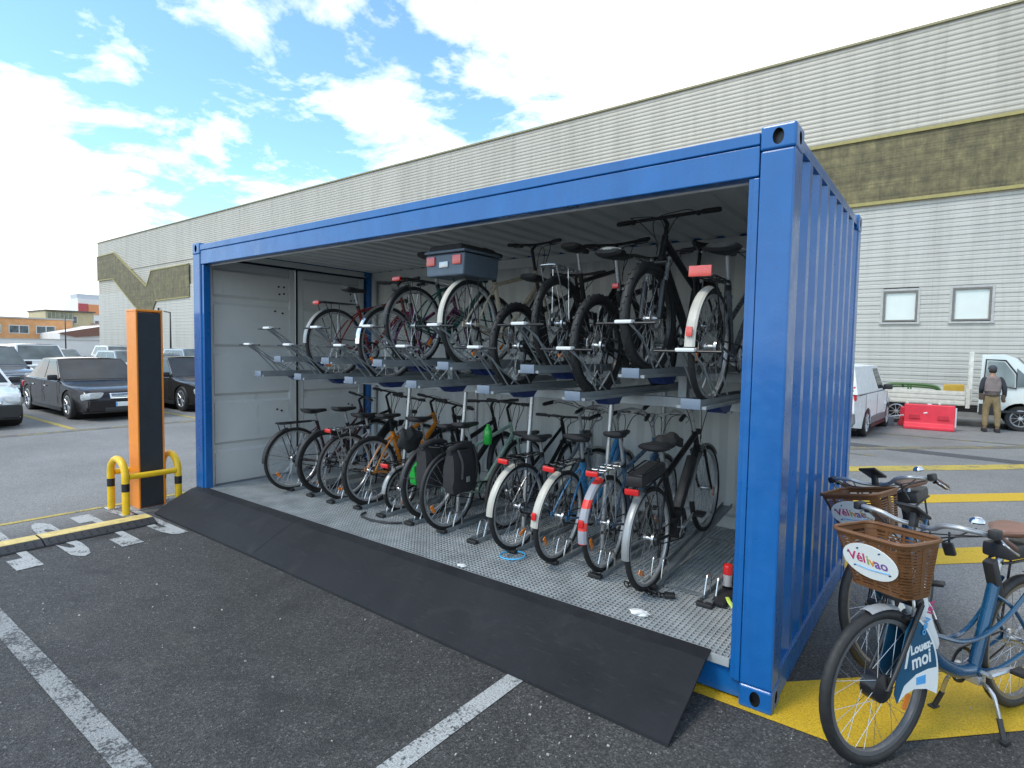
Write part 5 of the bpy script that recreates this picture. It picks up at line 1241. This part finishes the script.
def car_wheel(r):
    if r in CW: return CW[r]
    q = MB(); q.lathe([(r * .66, -.10), (r * .93, -.105), (r, -.075), (r, .075), (r * .93, .105), (r * .66, .10)], (0, 0, 0), 'y', 32, M['tyre'])
    h = MB(); rr = r * .66; h.lathe([(rr, .095), (rr - .02, .085), (rr - .025, .02), (.0, .02)], (0, 0, 0), 'y', 32, M['black'])
    h.lathe([(rr + .004, .100), (rr - .018, .104), (rr - .03, .085)], (0, 0, 0), 'y', 32, M['alu'])
    for k in range(9):
        a = 2 * PI * k / 9; c_, s_ = math.cos(a), math.sin(a)
        h.tube([(0, .075, 0), (c_ * rr * .5, .080, s_ * rr * .5), (c_ * (rr - .012), .092, s_ * (rr - .012))], [.026, .018, .022], M['alu'], 6, flat=.5)
    h.lathe([(.045, .07), (.045, .098), (0, .102)], (0, 0, 0), 'y', 16, M['alu'])
    CW[r] = (q.mesh('tyre', M['tyre']), h.mesh('rim', M['alu'])); return CW[r]
M['head_lens'] = simple('headlight_lens', (.50, .52, .52), .10, coat=1., var=.2, scale=20)
M['grey_plastic'] = simple('grey_bumper_plastic', (.16, .17, .18), .6)
carpaint = lambda n, c, m=.3: simple(n, c, .22, m, coat=1., var=.05, scale=2)
dark = simple('aubergine_black_car_paint', (.012, .009, .010), .16, 0., coat=.25, spec=.35, var=.05, scale=2); silver = carpaint('silver_car_paint', (.38, .39, .40), .6); whitec = carpaint('old_white_car_paint', (.66, .68, .67), 0.)
greyc = carpaint('slate_grey_car_paint', (.11, .12, .135), .5); blackc = carpaint('black_car_paint', (.015, .015, .016)); beige = carpaint('champagne_car_paint', (.36, .34, .30), .5); bluec = carpaint('pale_blue_car_paint', (.22, .28, .33), .4)
car('dark polished saloon car with a chrome grille parked just left of the orange totem', (-17.45, 2.48, 0), 0, dark, 5.0, 1.86, 1.44, 'sedan', wr=.335)
car('old white hatchback with a black bumper cut off by the left edge of the photo', (-16.72, -.22, 0), 0, whitec, 3.8, 1.66, 1.42, 'hatch', wr=.29)
car('dark car with bright alloy wheels seen between the orange totem and the container', (-17.3, 4.98, 0), 0, simple('dark_bronze_car_paint', (.03, .027, .024), .18, 0., coat=.3, spec=.35, var=.05, scale=2), 4.55, 1.82, 1.47, 'sedan', wr=.34)
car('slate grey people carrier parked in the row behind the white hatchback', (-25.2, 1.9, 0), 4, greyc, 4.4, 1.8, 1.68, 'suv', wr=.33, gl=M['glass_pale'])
bgG = 'cars parked in the far rows of the yard'
bgc = [(-31, 4.6, whitec, 'van', 4.6, 1.8, 1.75, 'white panel van in the far row above the roof of the dark saloon'), (-30.5, 8.0, silver, 'hatch', 4.1, 1.75, 1.5, 'silver hatchback in the far row behind the dark saloon'), (-30, 10.8, bluec, 'suv', 4.5, 1.8, 1.62, 'pale blue car in the far row left of the orange totem'),
       (-29.5, 13.6, whitec, 'hatch', 4.0, 1.72, 1.5, 'white hatchback in the far row right of the orange totem'), (-29.4, 16.3, silver, 'suv', 4.5, 1.8, 1.65, 'silver car in the far row nearest the warehouse'), (-24.8, 7.2, silver, 'sedan', 4.6, 1.78, 1.46, 'silver saloon in the row directly behind the dark saloon'),
       (-24.9, 10.0, greyc, 'hatch', 4.1, 1.75, 1.5, 'grey hatchback in the second row behind the orange totem'), (-40, 5.0, beige, 'hatch', 4.2, 1.75, 1.55, 'champagne hatchback in the farthest row on the left'), (-40.5, 8.2, bluec, 'sedan', 4.6, 1.78, 1.45, 'pale blue saloon in the farthest row'),
       (-41, 11.2, whitec, 'suv', 4.5, 1.8, 1.7, 'white tall car in the farthest row beside the lamp pole'), (-41, 14.4, blackc, 'hatch', 4.1, 1.75, 1.5, 'black hatchback in the farthest row by the warehouse')]
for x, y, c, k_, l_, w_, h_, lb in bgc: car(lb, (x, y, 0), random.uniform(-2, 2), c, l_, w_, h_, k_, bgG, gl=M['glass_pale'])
# small white van seen from behind, right of the container
car('small white panel van with tall red tail lights seen from behind beside the container', (-.72 - .85, 13.45, 0), 86, simple('white_van_paint', (.74, .75, .75), .45), 4.1, 1.66, 1.62, 'van', wr=.31)

# flatbed truck ------------------------------------------------------------
tk = thing('flatbed_truck', 'white flatbed truck with dropside body and a man at its open cab window', 'truck', (0, 16.95, 0))
wt = carpaint('truck_white_paint', (.60, .65, .62), 0.); cr_m = simple('cream_dropside', (.60, .58, .50), .45, var=.12)
TW = 1.0
cab = [(1.18, .42), (2.02 - .43, .42)] + [(2.02 + math.cos(a) * .40, .30 + math.sin(a) * .40) for a in [PI - PI * i / 10 for i in range(11)] if .30 + math.sin(a) * .40 > .42] + [(2.75, .40), (2.98, .42), (3.02, .62), (2.92, .98), (2.42, 1.20), (1.90, 1.80), (1.66, 1.90), (1.22, 1.88)]
q = MB(); n = len(cab)
def tring(s, yo, up_=0): return [(x, s * (TW - yo - .12 * max(0, (z - 1.1) / .8)), z - (up_ if z > 1.0 else 0)) for x, z in cab]
vs = tring(-1, 0, .03) + tring(-1, .05) + tring(1, .05) + tring(1, 0, .03)
for r in range(3):
    for i in range(n): j = (i + 1) % n; q.f.append((r * n + i, r * n + j, (r + 1) * n + j, (r + 1) * n + i)); q.m.append(0); q.sm.append(False)
q.v = vs; q.f += [tuple(range(n))[::-1], tuple(3 * n + i for i in range(n))]; q.m += [0, 0]; q.sm += [False, False]; q.mats = [wt]
q.build('cab', wt, tk)
for s in (-1, 1):
    def sp_(x, z, o=.006): return (x, s * (TW - .12 * max(0, (z - 1.1) / .8) + o), z)
    q = MB(); pts = [(1.31, 1.16), (1.86, 1.10), (1.86, 1.40), (1.66, 1.70), (1.34, 1.72)]
    q.add([sp_(*p) for p in pts], [tuple(range(5))]); q.build('side_window', M['glass'] if s > 0 else glass_dark('open_cab_window', (.20, .23, .22), .15), tk)
    q = MB(); pts = [(1.90, 1.09), (2.30, 1.13), (1.90, 1.56)]; q.add([sp_(*p) for p in pts], [(0, 1, 2)]); q.build('quarter_window', M['glass_pale'], tk)
    q = MB(); rim_ = [(1.27, 1.12), (1.90, 1.06), (1.90, 1.42), (1.68, 1.745), (1.30, 1.765)]
    q.tube([sp_(*p, .004) for p in rim_], .018, None, 6, closed=True); q.build('window_rubber', M['black'], tk)
    q = MB(); q.box((1.20, s * TW - .012, .36), (1.61, s * TW + .012, .64)); q.box((1.63, s * TW - .008, .44), (2.4, s * TW + .010, .50)); q.build('black_sill', simple('dark_cab_plastic', (.03, .032, .035), .6), tk)
    q = MB(); q.cbox((1.30, s * (TW + .02), 1.0), (.14, .03, .05), None, None, .01); q.build('door_handle', M['black_plastic'], tk)
    q = MB(); q.cbox((2.22, s * (TW + .16), 1.24), (.12, .20, .32), None, None, .05); q.tube([(2.15, s * (TW + .01), 1.12), (2.2, s * (TW + .12), 1.15)], .02, None, 6); q.build('wing_mirror', M['black_plastic'], tk)
    q = MB(); q.cbox((2.90, s * .78, .82), (.16, .30, .24), None, (0, -.25, 0), .05); q.build('headlight', M['head_lens'], tk)
q = MB(); q.add([(2.42, -.86, 1.225), (2.42, .86, 1.225), (1.93, .80, 1.80), (1.93, -.80, 1.80)], [(0, 1, 2, 3)]); q.v = [(x + .012, y, z + .012) for x, y, z in q.v]; q.build('windscreen', M['glass_pale'], tk)
q = MB(); q.box((2.99, -.9, .34), (3.06, .9, .62)); q.build('front_bumper', M['grey_plastic'], tk, .02)
q = MB()
for y in (-.36, .36): q.box((-1.2, y - .04, .36), (1.22, y + .04, .50))
q.build('chassis', M['black'], tk)
q = MB(); q.box((-1.25, -.98, .60), (.98, .98, .66)); q.build('bed_floor', M['grey_plastic'], tk)
for s in (-1, 1):
    q = MB(); y = s * 1.0
    q.box((-1.25, y - .02, .56), (.92, y + .02, .93))
    for z in (.62, .74, .86): q.box((-1.25, y + (.021 if s > 0 else -.032), z - .035), (.92, y + (.032 if s > 0 else -.021), z + .035))
    for x in (-1.0, -.3, .4): q.cbox((x, y + s * .035, .55), (.06, .03, .08))
    q.build('dropside', cr_m, tk, .004)
    q = MB(); q.box((.93, y - .04, .50), (1.02, y + .04, 1.02)); q.build('side_stake', cr_m, tk, .005)
q = MB(); q.box((-1.30, -1.0, .56), (-1.26, 1.0, .93)); q.build('tailboard', cr_m, tk, .004)
q = MB()
for y in (-.97, -.5, 0, .5, .97): q.box((.985, y - .035, .68), (1.05, y + .035, 1.95))
for z in (1.0, 1.3, 1.6, 1.9): q.box((.99, -.93, z - .03), (1.045, .93, z + .03))
q.build('headboard', simple('cream_stake_paint', (.68, .67, .60), .45), tk, .006)
for cx_ in (2.02, -.55):
    for s in (-1, 1):
        w_ = bpy.data.objects.new('wheel', None); COL.objects.link(w_); w_.parent = tk; w_.location = (cx_, s * (TW - .13), .31); w_.rotation_euler = (0, 0, 0 if s > 0 else PI)
        for me, nm in zip(car_wheel(.31), ('tyre', 'rim')): link(nm, me, w_)
    q = MB(); q.lathe([(.395, -TW + .2), (.395, TW - .2)], (cx_, 0, .30), 'y', 20, M['black']); q.build('wheel_arch', M['black'], tk)
# load on the bed
q = MB(); sec = []
q.prism([(.45, 0), (.9, 0), (.9, .40), (.45, .38)], 'y', -.35, .5); o = q.build('yellow_crate', simple('ochre_crate', (.55, .34, .04), .5)); o.location = (0, 17.0, .665)
tag(o, 'ochre yellow crate lying on the bed of the flatbed truck', 'crate')
gg = MB()
for x0, x1 in ((-.95, .42),):
    gg.tube(curve([(x0, 0, 0), (x0 + .12, 0, .24), (x0 + .45, 0, .30), (x1 - .35, 0, .29), (x1 - .08, 0, .22), (x1, 0, 0)], 6), .035, None, 8)
    gg.tube([(-.32, 0, 0), (-.32, 0, .30)], .02, None, 8); gg.tube([(-.26, 0, 0), (-.26, 0, .30)], .02, None, 8)
    gg.tube(curve([(x0 + .1, .3, 0), (x0 + .22, .3, .2), (x1 - .18, .3, .2), (x1 - .1, .3, 0)], 6), .03, None, 8)
    gg.tube([(x0 + .5, 0, .295), (x0 + .5, .3, .2)], .02, None, 6)
    gg.cbox((-.27, .15, .03), (1.2, .3, .05))
o = gg.build('green_barrow_frame', simple('green_painted_steel', (.06, .13, .035), .5)); o.location = (0, 16.2, .76)
tag(o, 'green tubular frame lying behind the dropside of the flatbed truck', 'frame')

# red water-filled barriers -------------------------------------------------
def barrier(label, x0, x1, y, h, rz=0):
    t = thing('road_barrier', label, 'barrier', ((x0 + x1) / 2, y, 0), rz, 'red plastic road barriers by the truck'); w2 = (x1 - x0) / 2
    q = MB(); q.prism([(-.20, 0), (.20, 0), (.20, .07), (.10, .16), (.085, h), (-.085, h), (-.10, .16), (-.20, .07)], 'x', -w2, w2)
    b_ = q.build('barrier_body', M['red_barrier'], t, .02)
    q = MB()
    for x in (-.28, .28): q.prism([(x * w2 * 2 - .12, h * .42), (x * w2 * 2 + .12, h * .42), (x * w2 * 2 + .09, h * .60), (x * w2 * 2 - .09, h * .60)], 'y', -.125, -.095)
    q.build('moulded_panel', simple('darker_red_plastic', (.55, .025, .045), .5), b_, .008)
    q = MB(); q.cyl((0, 0, h - .01), (0, 0, h + .025), .045, None, 12); q.cyl((w2 + .0, 0, .1), (w2 + .0, 0, h - .05), .035, None, 10); q.build('filler_cap', M['white_plastic'], t)
barrier('large red plastic road barrier standing in front of the flatbed truck', -.30, .73, 14.75, .62)
barrier('second red plastic road barrier mostly hidden behind the large one', -.40, -.08, 15.25, .50, .5)
q = MB(); q.cbox((0, 0, .12), (.35, .25, .24), M['grey_plastic'], (0, .1, .3), .03); q.tube([(-.1, 0, .2), (.9, -.35, .42)], .022, M['white_plastic'], 6); o = q.build('tow_pole', M['grey_plastic']); o.location = (-.72, 15.0, 0)
tag(o, 'pale pole and grey block lying between the white van and the red barrier', 'pole')
# ------------------------------------------------------------------ the man by the cab
def skin_body(name, verts, edges, radii, root, mat, parent=None, sub=1):
    me = bpy.data.meshes.new(name); me.from_pydata(verts, edges, []); o = bpy.data.objects.new(name + '_tmp', me); COL.objects.link(o)
    sk = o.modifiers.new('s', 'SKIN'); sk.use_smooth_shade = True
    for i, v in enumerate(me.skin_vertices[0].data):
        r = radii[i]; v.radius = (r, r) if not isinstance(r, tuple) else r; v.use_root = (i == root)
    sb = o.modifiers.new('d', 'SUBSURF'); sb.levels = sub; sb.render_levels = sub
    bpy.context.view_layer.update()
    m2 = bpy.data.meshes.new_from_object(o.evaluated_get(bpy.context.evaluated_depsgraph_get())); bpy.data.objects.remove(o)
    m2.materials.clear(); m2.materials.append(mat)
    for p in m2.polygons: p.use_smooth = True
    return link(name, m2, parent)
pr = thing('person', 'man in grey-brown vest, khaki trousers and dark cap, seen from behind beside the truck cab', 'person', (1.42, 15.30, 0), R_(8))
skinm = simple('skin', (.34, .19, .12), .5); vest = simple('grey_brown_vest', (.19, .155, .145), .85, bmp=.4); slv = simple('dark_sleeve', (.03, .033, .042), .85, bmp=.4); kh = simple('khaki_trousers', (.23, .17, .085), .85, var=.2, bmp=.4); capm = simple('dark_cap', (.045, .05, .065), .8)
# body faces +y (towards the cab); z heights for a 1.62 m slightly stooped figure
V = [(0, 0, .84), (0, -.01, .98), (0, .0, 1.14), (0, .02, 1.28), (0, .05, 1.36), (0, .085, 1.44), (0, .10, 1.52),
     (-.085, 0, .80), (-.10, .02, .46), (-.105, -.02, .10), (-.11, .09, .045), (.085, 0, .80), (.12, -.03, .46), (.13, -.06, .10), (.14, .05, .045),
     (-.16, .03, 1.29), (-.21, .0, 1.05), (-.19, .14, .90), (-.18, .20, .85), (.16, .03, 1.29), (.23, -.01, 1.06), (.25, .06, .86), (.25, .09, .79)]
Ed = [(0, 1), (1, 2), (2, 3), (3, 4), (4, 5), (5, 6), (0, 7), (7, 8), (8, 9), (9, 10), (0, 11), (11, 12), (12, 13), (13, 14), (3, 15), (15, 16), (16, 17), (17, 18), (3, 19), (19, 20), (20, 21), (21, 22)]
Rr = [(.115, .085), (.11, .08), (.115, .085), (.10, .07), .045, (.065, .075), (.060, .072), .080, .055, .038, .035, .080, .055, .038, .035, .045, .040, .032, .022, .045, .040, .032, .022]
skin_body('body', V, Ed, Rr, 0, skinm, pr, 2)
def grow(a, g=.014): return tuple(x + g for x in a) if isinstance(a, tuple) else a + g
ve = [0, 1, 2, 3]
skin_body('vest', [(0, 0, .86), (0, -.01, 1.0), (0, 0, 1.14), (0, .02, 1.28), (0, .045, 1.385), (-.15, .02, 1.30), (.15, .02, 1.30)], [(0, 1), (1, 2), (2, 3), (3, 4), (3, 5), (3, 6)], [(.165, .13), (.158, .125), (.175, .135), (.185, .13), (.115, .10), .10, .10], 2, vest, pr, 2)
for s, idx in ((-1, (15, 16, 17)), (1, (19, 20, 21))):
    skin_body('sleeve', [(s * .10, .03, 1.30)] + [V[i] for i in idx], [(0, 1), (1, 2), (2, 3)], [.07, .078, .058, .044], 0, slv, pr, 2)
skin_body('trousers', [(0, 0, .99), (0, 0, .80), (-.088, 0, .76), (-.10, .02, .46), (-.105, -.02, .11), (.088, 0, .76), (.12, -.03, .46), (.13, -.06, .11)], [(0, 1), (1, 2), (2, 3), (3, 4), (1, 5), (5, 6), (6, 7)], [(.145, .115), (.14, .115), .098, .072, .056, .098, .072, .056], 1, kh, pr, 2)
for x, y in ((-.108, .03), (.135, -.01)):
    q = MB(); q.cbox((x, y, .045), (.095, .27, .09), None, None, .035); q.build('shoe', M['black_fabric'], pr)
q = MB(); bm = bmesh.new(); bmesh.ops.create_icosphere(bm, subdivisions=3, radius=1)
for v in bm.verts: v.co = Vector((v.co.x * .088, v.co.y * .105, max(v.co.z, -.25) * .085))
q.bm(bm, None, Matrix.Translation((0, .10, 1.545)), True); q.cbox((0, .215, 1.545), (.13, .10, .012), None, (-.2, 0, 0), .005); q.build('cap', capm, pr)
q = MB(); bm = bmesh.new(); bmesh.ops.create_icosphere(bm, subdivisions=3, radius=1)
for v in bm.verts: v.co = Vector((v.co.x * .080, v.co.y * .07, v.co.z * .07))
q.bm(bm, None, Matrix.Translation((0, .055, 1.495)), True); q.build('hair', simple('dark_hair', (.02, .016, .013), .8), pr)
for s, w in ((-1, V[18]), (1, V[22])):
    q = MB(); w = Vector(w)
    for k in range(4): q.tube([w + Vector((s * .005 * (k - 1.5) * 3.2, .0, 0)), w + Vector((s * .005 * (k - 1.5) * 3.4, .018, -.04)), w + Vector((s * .005 * (k - 1.5) * 3.4, .04, -.068 + .004 * abs(k - 1.5)))], [.010, .009, .007], None, 6)
    q.tube([w + Vector((-s * .018, .01, 0)), w + Vector((-s * .036, .03, -.025)), w + Vector((-s * .034, .045, -.045))], [.010, .009, .007], None, 6)
    q.build('hand', skinm, pr)
q = MB(); q.cbox((-.20, -.02, .86), (.09, .13, .16), None, (0, 0, .2), .03); q.cbox((.21, -.01, .85), (.07, .11, .14), None, None, .03); q.tube([(.150 * math.cos(2 * PI * i / 20), .125 * math.sin(2 * PI * i / 20), .905) for i in range(20)], .02, None, 6, closed=True); q.build('tool_belt', simple('brown_leather_belt', (.085, .06, .045), .8), pr)

# ------------------------------------------------------------------ distant buildings and poles
def facade(t, x, y0, y1, z0, z1, dep, mat, rows, win=(1.6, 1.3), gap=1.0, wm=None, off=1.0):
    """a block whose visible face looks along +x; windows are separate parts"""
    q = MB(); q.box((x - dep, y0, z0), (x, y1, z1)); q.build('wall', mat, t, 0)
    for zc in rows:
        y = y0 + off
        while y + win[0] < y1 - .5:
            f = MB(); f.box((x + .002, y, zc), (x + .06, y + win[0], zc + win[1])); fo = f.build('window', M['sill_white'], t)
            g_ = MB(); g_.box((x + .061, y + .12, zc + .12), (x + .075, y + win[0] * .48, zc + win[1] - .12)); g_.box((x + .061, y + win[0] * .54, zc + .12), (x + .075, y + win[0] - .12, zc + win[1] - .12)); g_.build('pane', wm or M['glass_pale'], fo)
            y += win[0] + gap
M['sill_white'] = simple('white_window_frame', (.62, .62, .60), .5)
brick = simple('orange_brick', (.66, .33, .14), .8, var=.15, scale=1.2); brick2 = simple('dark_brick', (.22, .11, .08), .8); wall_w = simple('white_render', (.80, .78, .74), .8, var=.06, scale=.3); ochre = simple('ochre_render', (.56, .47, .28), .7, var=.1, scale=.5)
a = thing('office_building', 'long orange brick office block with white window bands on the far left', 'building')
facade(a, -120, -20, 31.5, 0, 5.55, 14, brick, (3.15,), (2.6, 1.35), .9); q = MB(); q.box((-134.3, -20.2, 5.56), (-119.8, 31.7, 5.80)); q.build('roof', simple('concrete_roof_edge', (.42, .40, .36), .8), a)
q = MB()
for k in range(7): q.box((-119.98, -19 + k * 7.2, 1.0), (-119.9, -14.5 + k * 7.2, 2.2))
q.build('ground_floor_glazing', M['glass_pale'], a)
a = thing('glazed_building', 'olive glazed upper block with a yellow end rising behind the orange brick building', 'building')
facade(a, -150, 35.5, 44.0, 0, 8.35, 12, ochre, (5.9,), (1.9, 1.6), .7)
q = MB(); q.box((-149.99, 35.6, 5.3), (-149.6, 40.2, 8.1)); q.build('curtain_wall', simple('olive_glazing', (.22, .23, .15), .25, var=.3, scale=1.2), a)
q = MB()
for k in range(7): q.box((-149.59, 35.6 + k * .72, 5.3), (-149.5, 35.68 + k * .72, 8.1))
q.build('mullion', simple('pale_mullion', (.5, .49, .42), .5), a)
q = MB(); q.box((-162.2, 35.3, 8.36), (-149.3, 44.2, 8.6)); q.build('roof', simple('dark_flat_roof', (.12, .12, .11), .8), a)
a = thing('apartment_tower', 'white tower with red and orange panels beside the corner of the warehouse', 'building')
facade(a, -170, 47.0, 56, 0, 12.6, 10, wall_w, (3.0, 6.0), (1.6, 1.4), .8)
q = MB(); q.box((-169.98, 47.1, 8.6), (-169.7, 49.0, 11.4)); q.build('red_panel', simple('red_panel_paint', (.50, .09, .09), .6), a)
q = MB(); q.box((-169.98, 49.1, 8.9), (-169.72, 52.2, 11.3)); q.build('orange_panel', simple('orange_panel_paint', (.75, .30, .12), .6), a)
q = MB(); q.box((-176, 47.2, 12.61), (-171, 52, 13.8)); q.build('roof_plant', simple('pale_grey_plant', (.50, .52, .55), .6), a)
a = thing('brown_gabled_shed', 'low dark brown shed with a sloping roof in front of the orange brick building', 'building')
q = MB(); q.prism([(27.0, 0), (35.0, 0), (35.0, 4.7), (33.6, 4.75), (27.0, 3.3)], 'x', -122, -110); q.build('wall', wall_w, a); q = MB(); q.prism([(26.6, 3.25), (33.6, 4.76), (35.2, 4.72), (35.2, 3.1), (34.8, 3.1), (34.6, 3.3), (29, 2.7)], 'x', -109.98, -109.4); q.build('roof', brick2, a)
a = thing('white_office', 'low white building with two rows of small windows next to the warehouse corner', 'building')
facade(a, -115, 35.3, 47, 0, 5.1, 8, wall_w, (3.2, 1.3), (1.3, 1.0), .9); q = MB(); q.box((-123.2, 35.1, 5.11), (-114.8, 47.2, 5.3)); q.build('roof', brick2, a)
a = thing('boundary_wall', 'long low white wall behind the farthest cars on the left', 'wall')
q = MB(); q.box((-95, -40, 0), (-94.6, 42, 2.15)); q.build('wall', wall_w, a); q = MB(); q.box((-95.1, -40, 2.151), (-94.5, 42, 2.25)); q.build('coping', simple('pale_coping', (.52, .50, .46), .8), a)
for k, (x, y, h, lb) in enumerate(((-88, 21.6, 5.1, 'thin dark lamp pole standing against the orange brick building'), (-51.3, 18.6, 4.45, 'thin dark pole standing in front of the warehouse wall beside the container'))):
    q = MB(); q.tube([(0, 0, 0), (0, 0, h)], [.09, .05], None, 8); q.tube([(0, 0, h - .02), (.0, -.5, h + .05)] if k else [(0, 0, h - .03), (0, 0, h + .02)], .04, None, 6); q.cbox((0, 0, .04), (.35, .35, .08)); o = q.build('lamp_pole', M['black']); o.location = (x, y, 0); tag(o, lb, 'pole', 'dark poles in the yard')
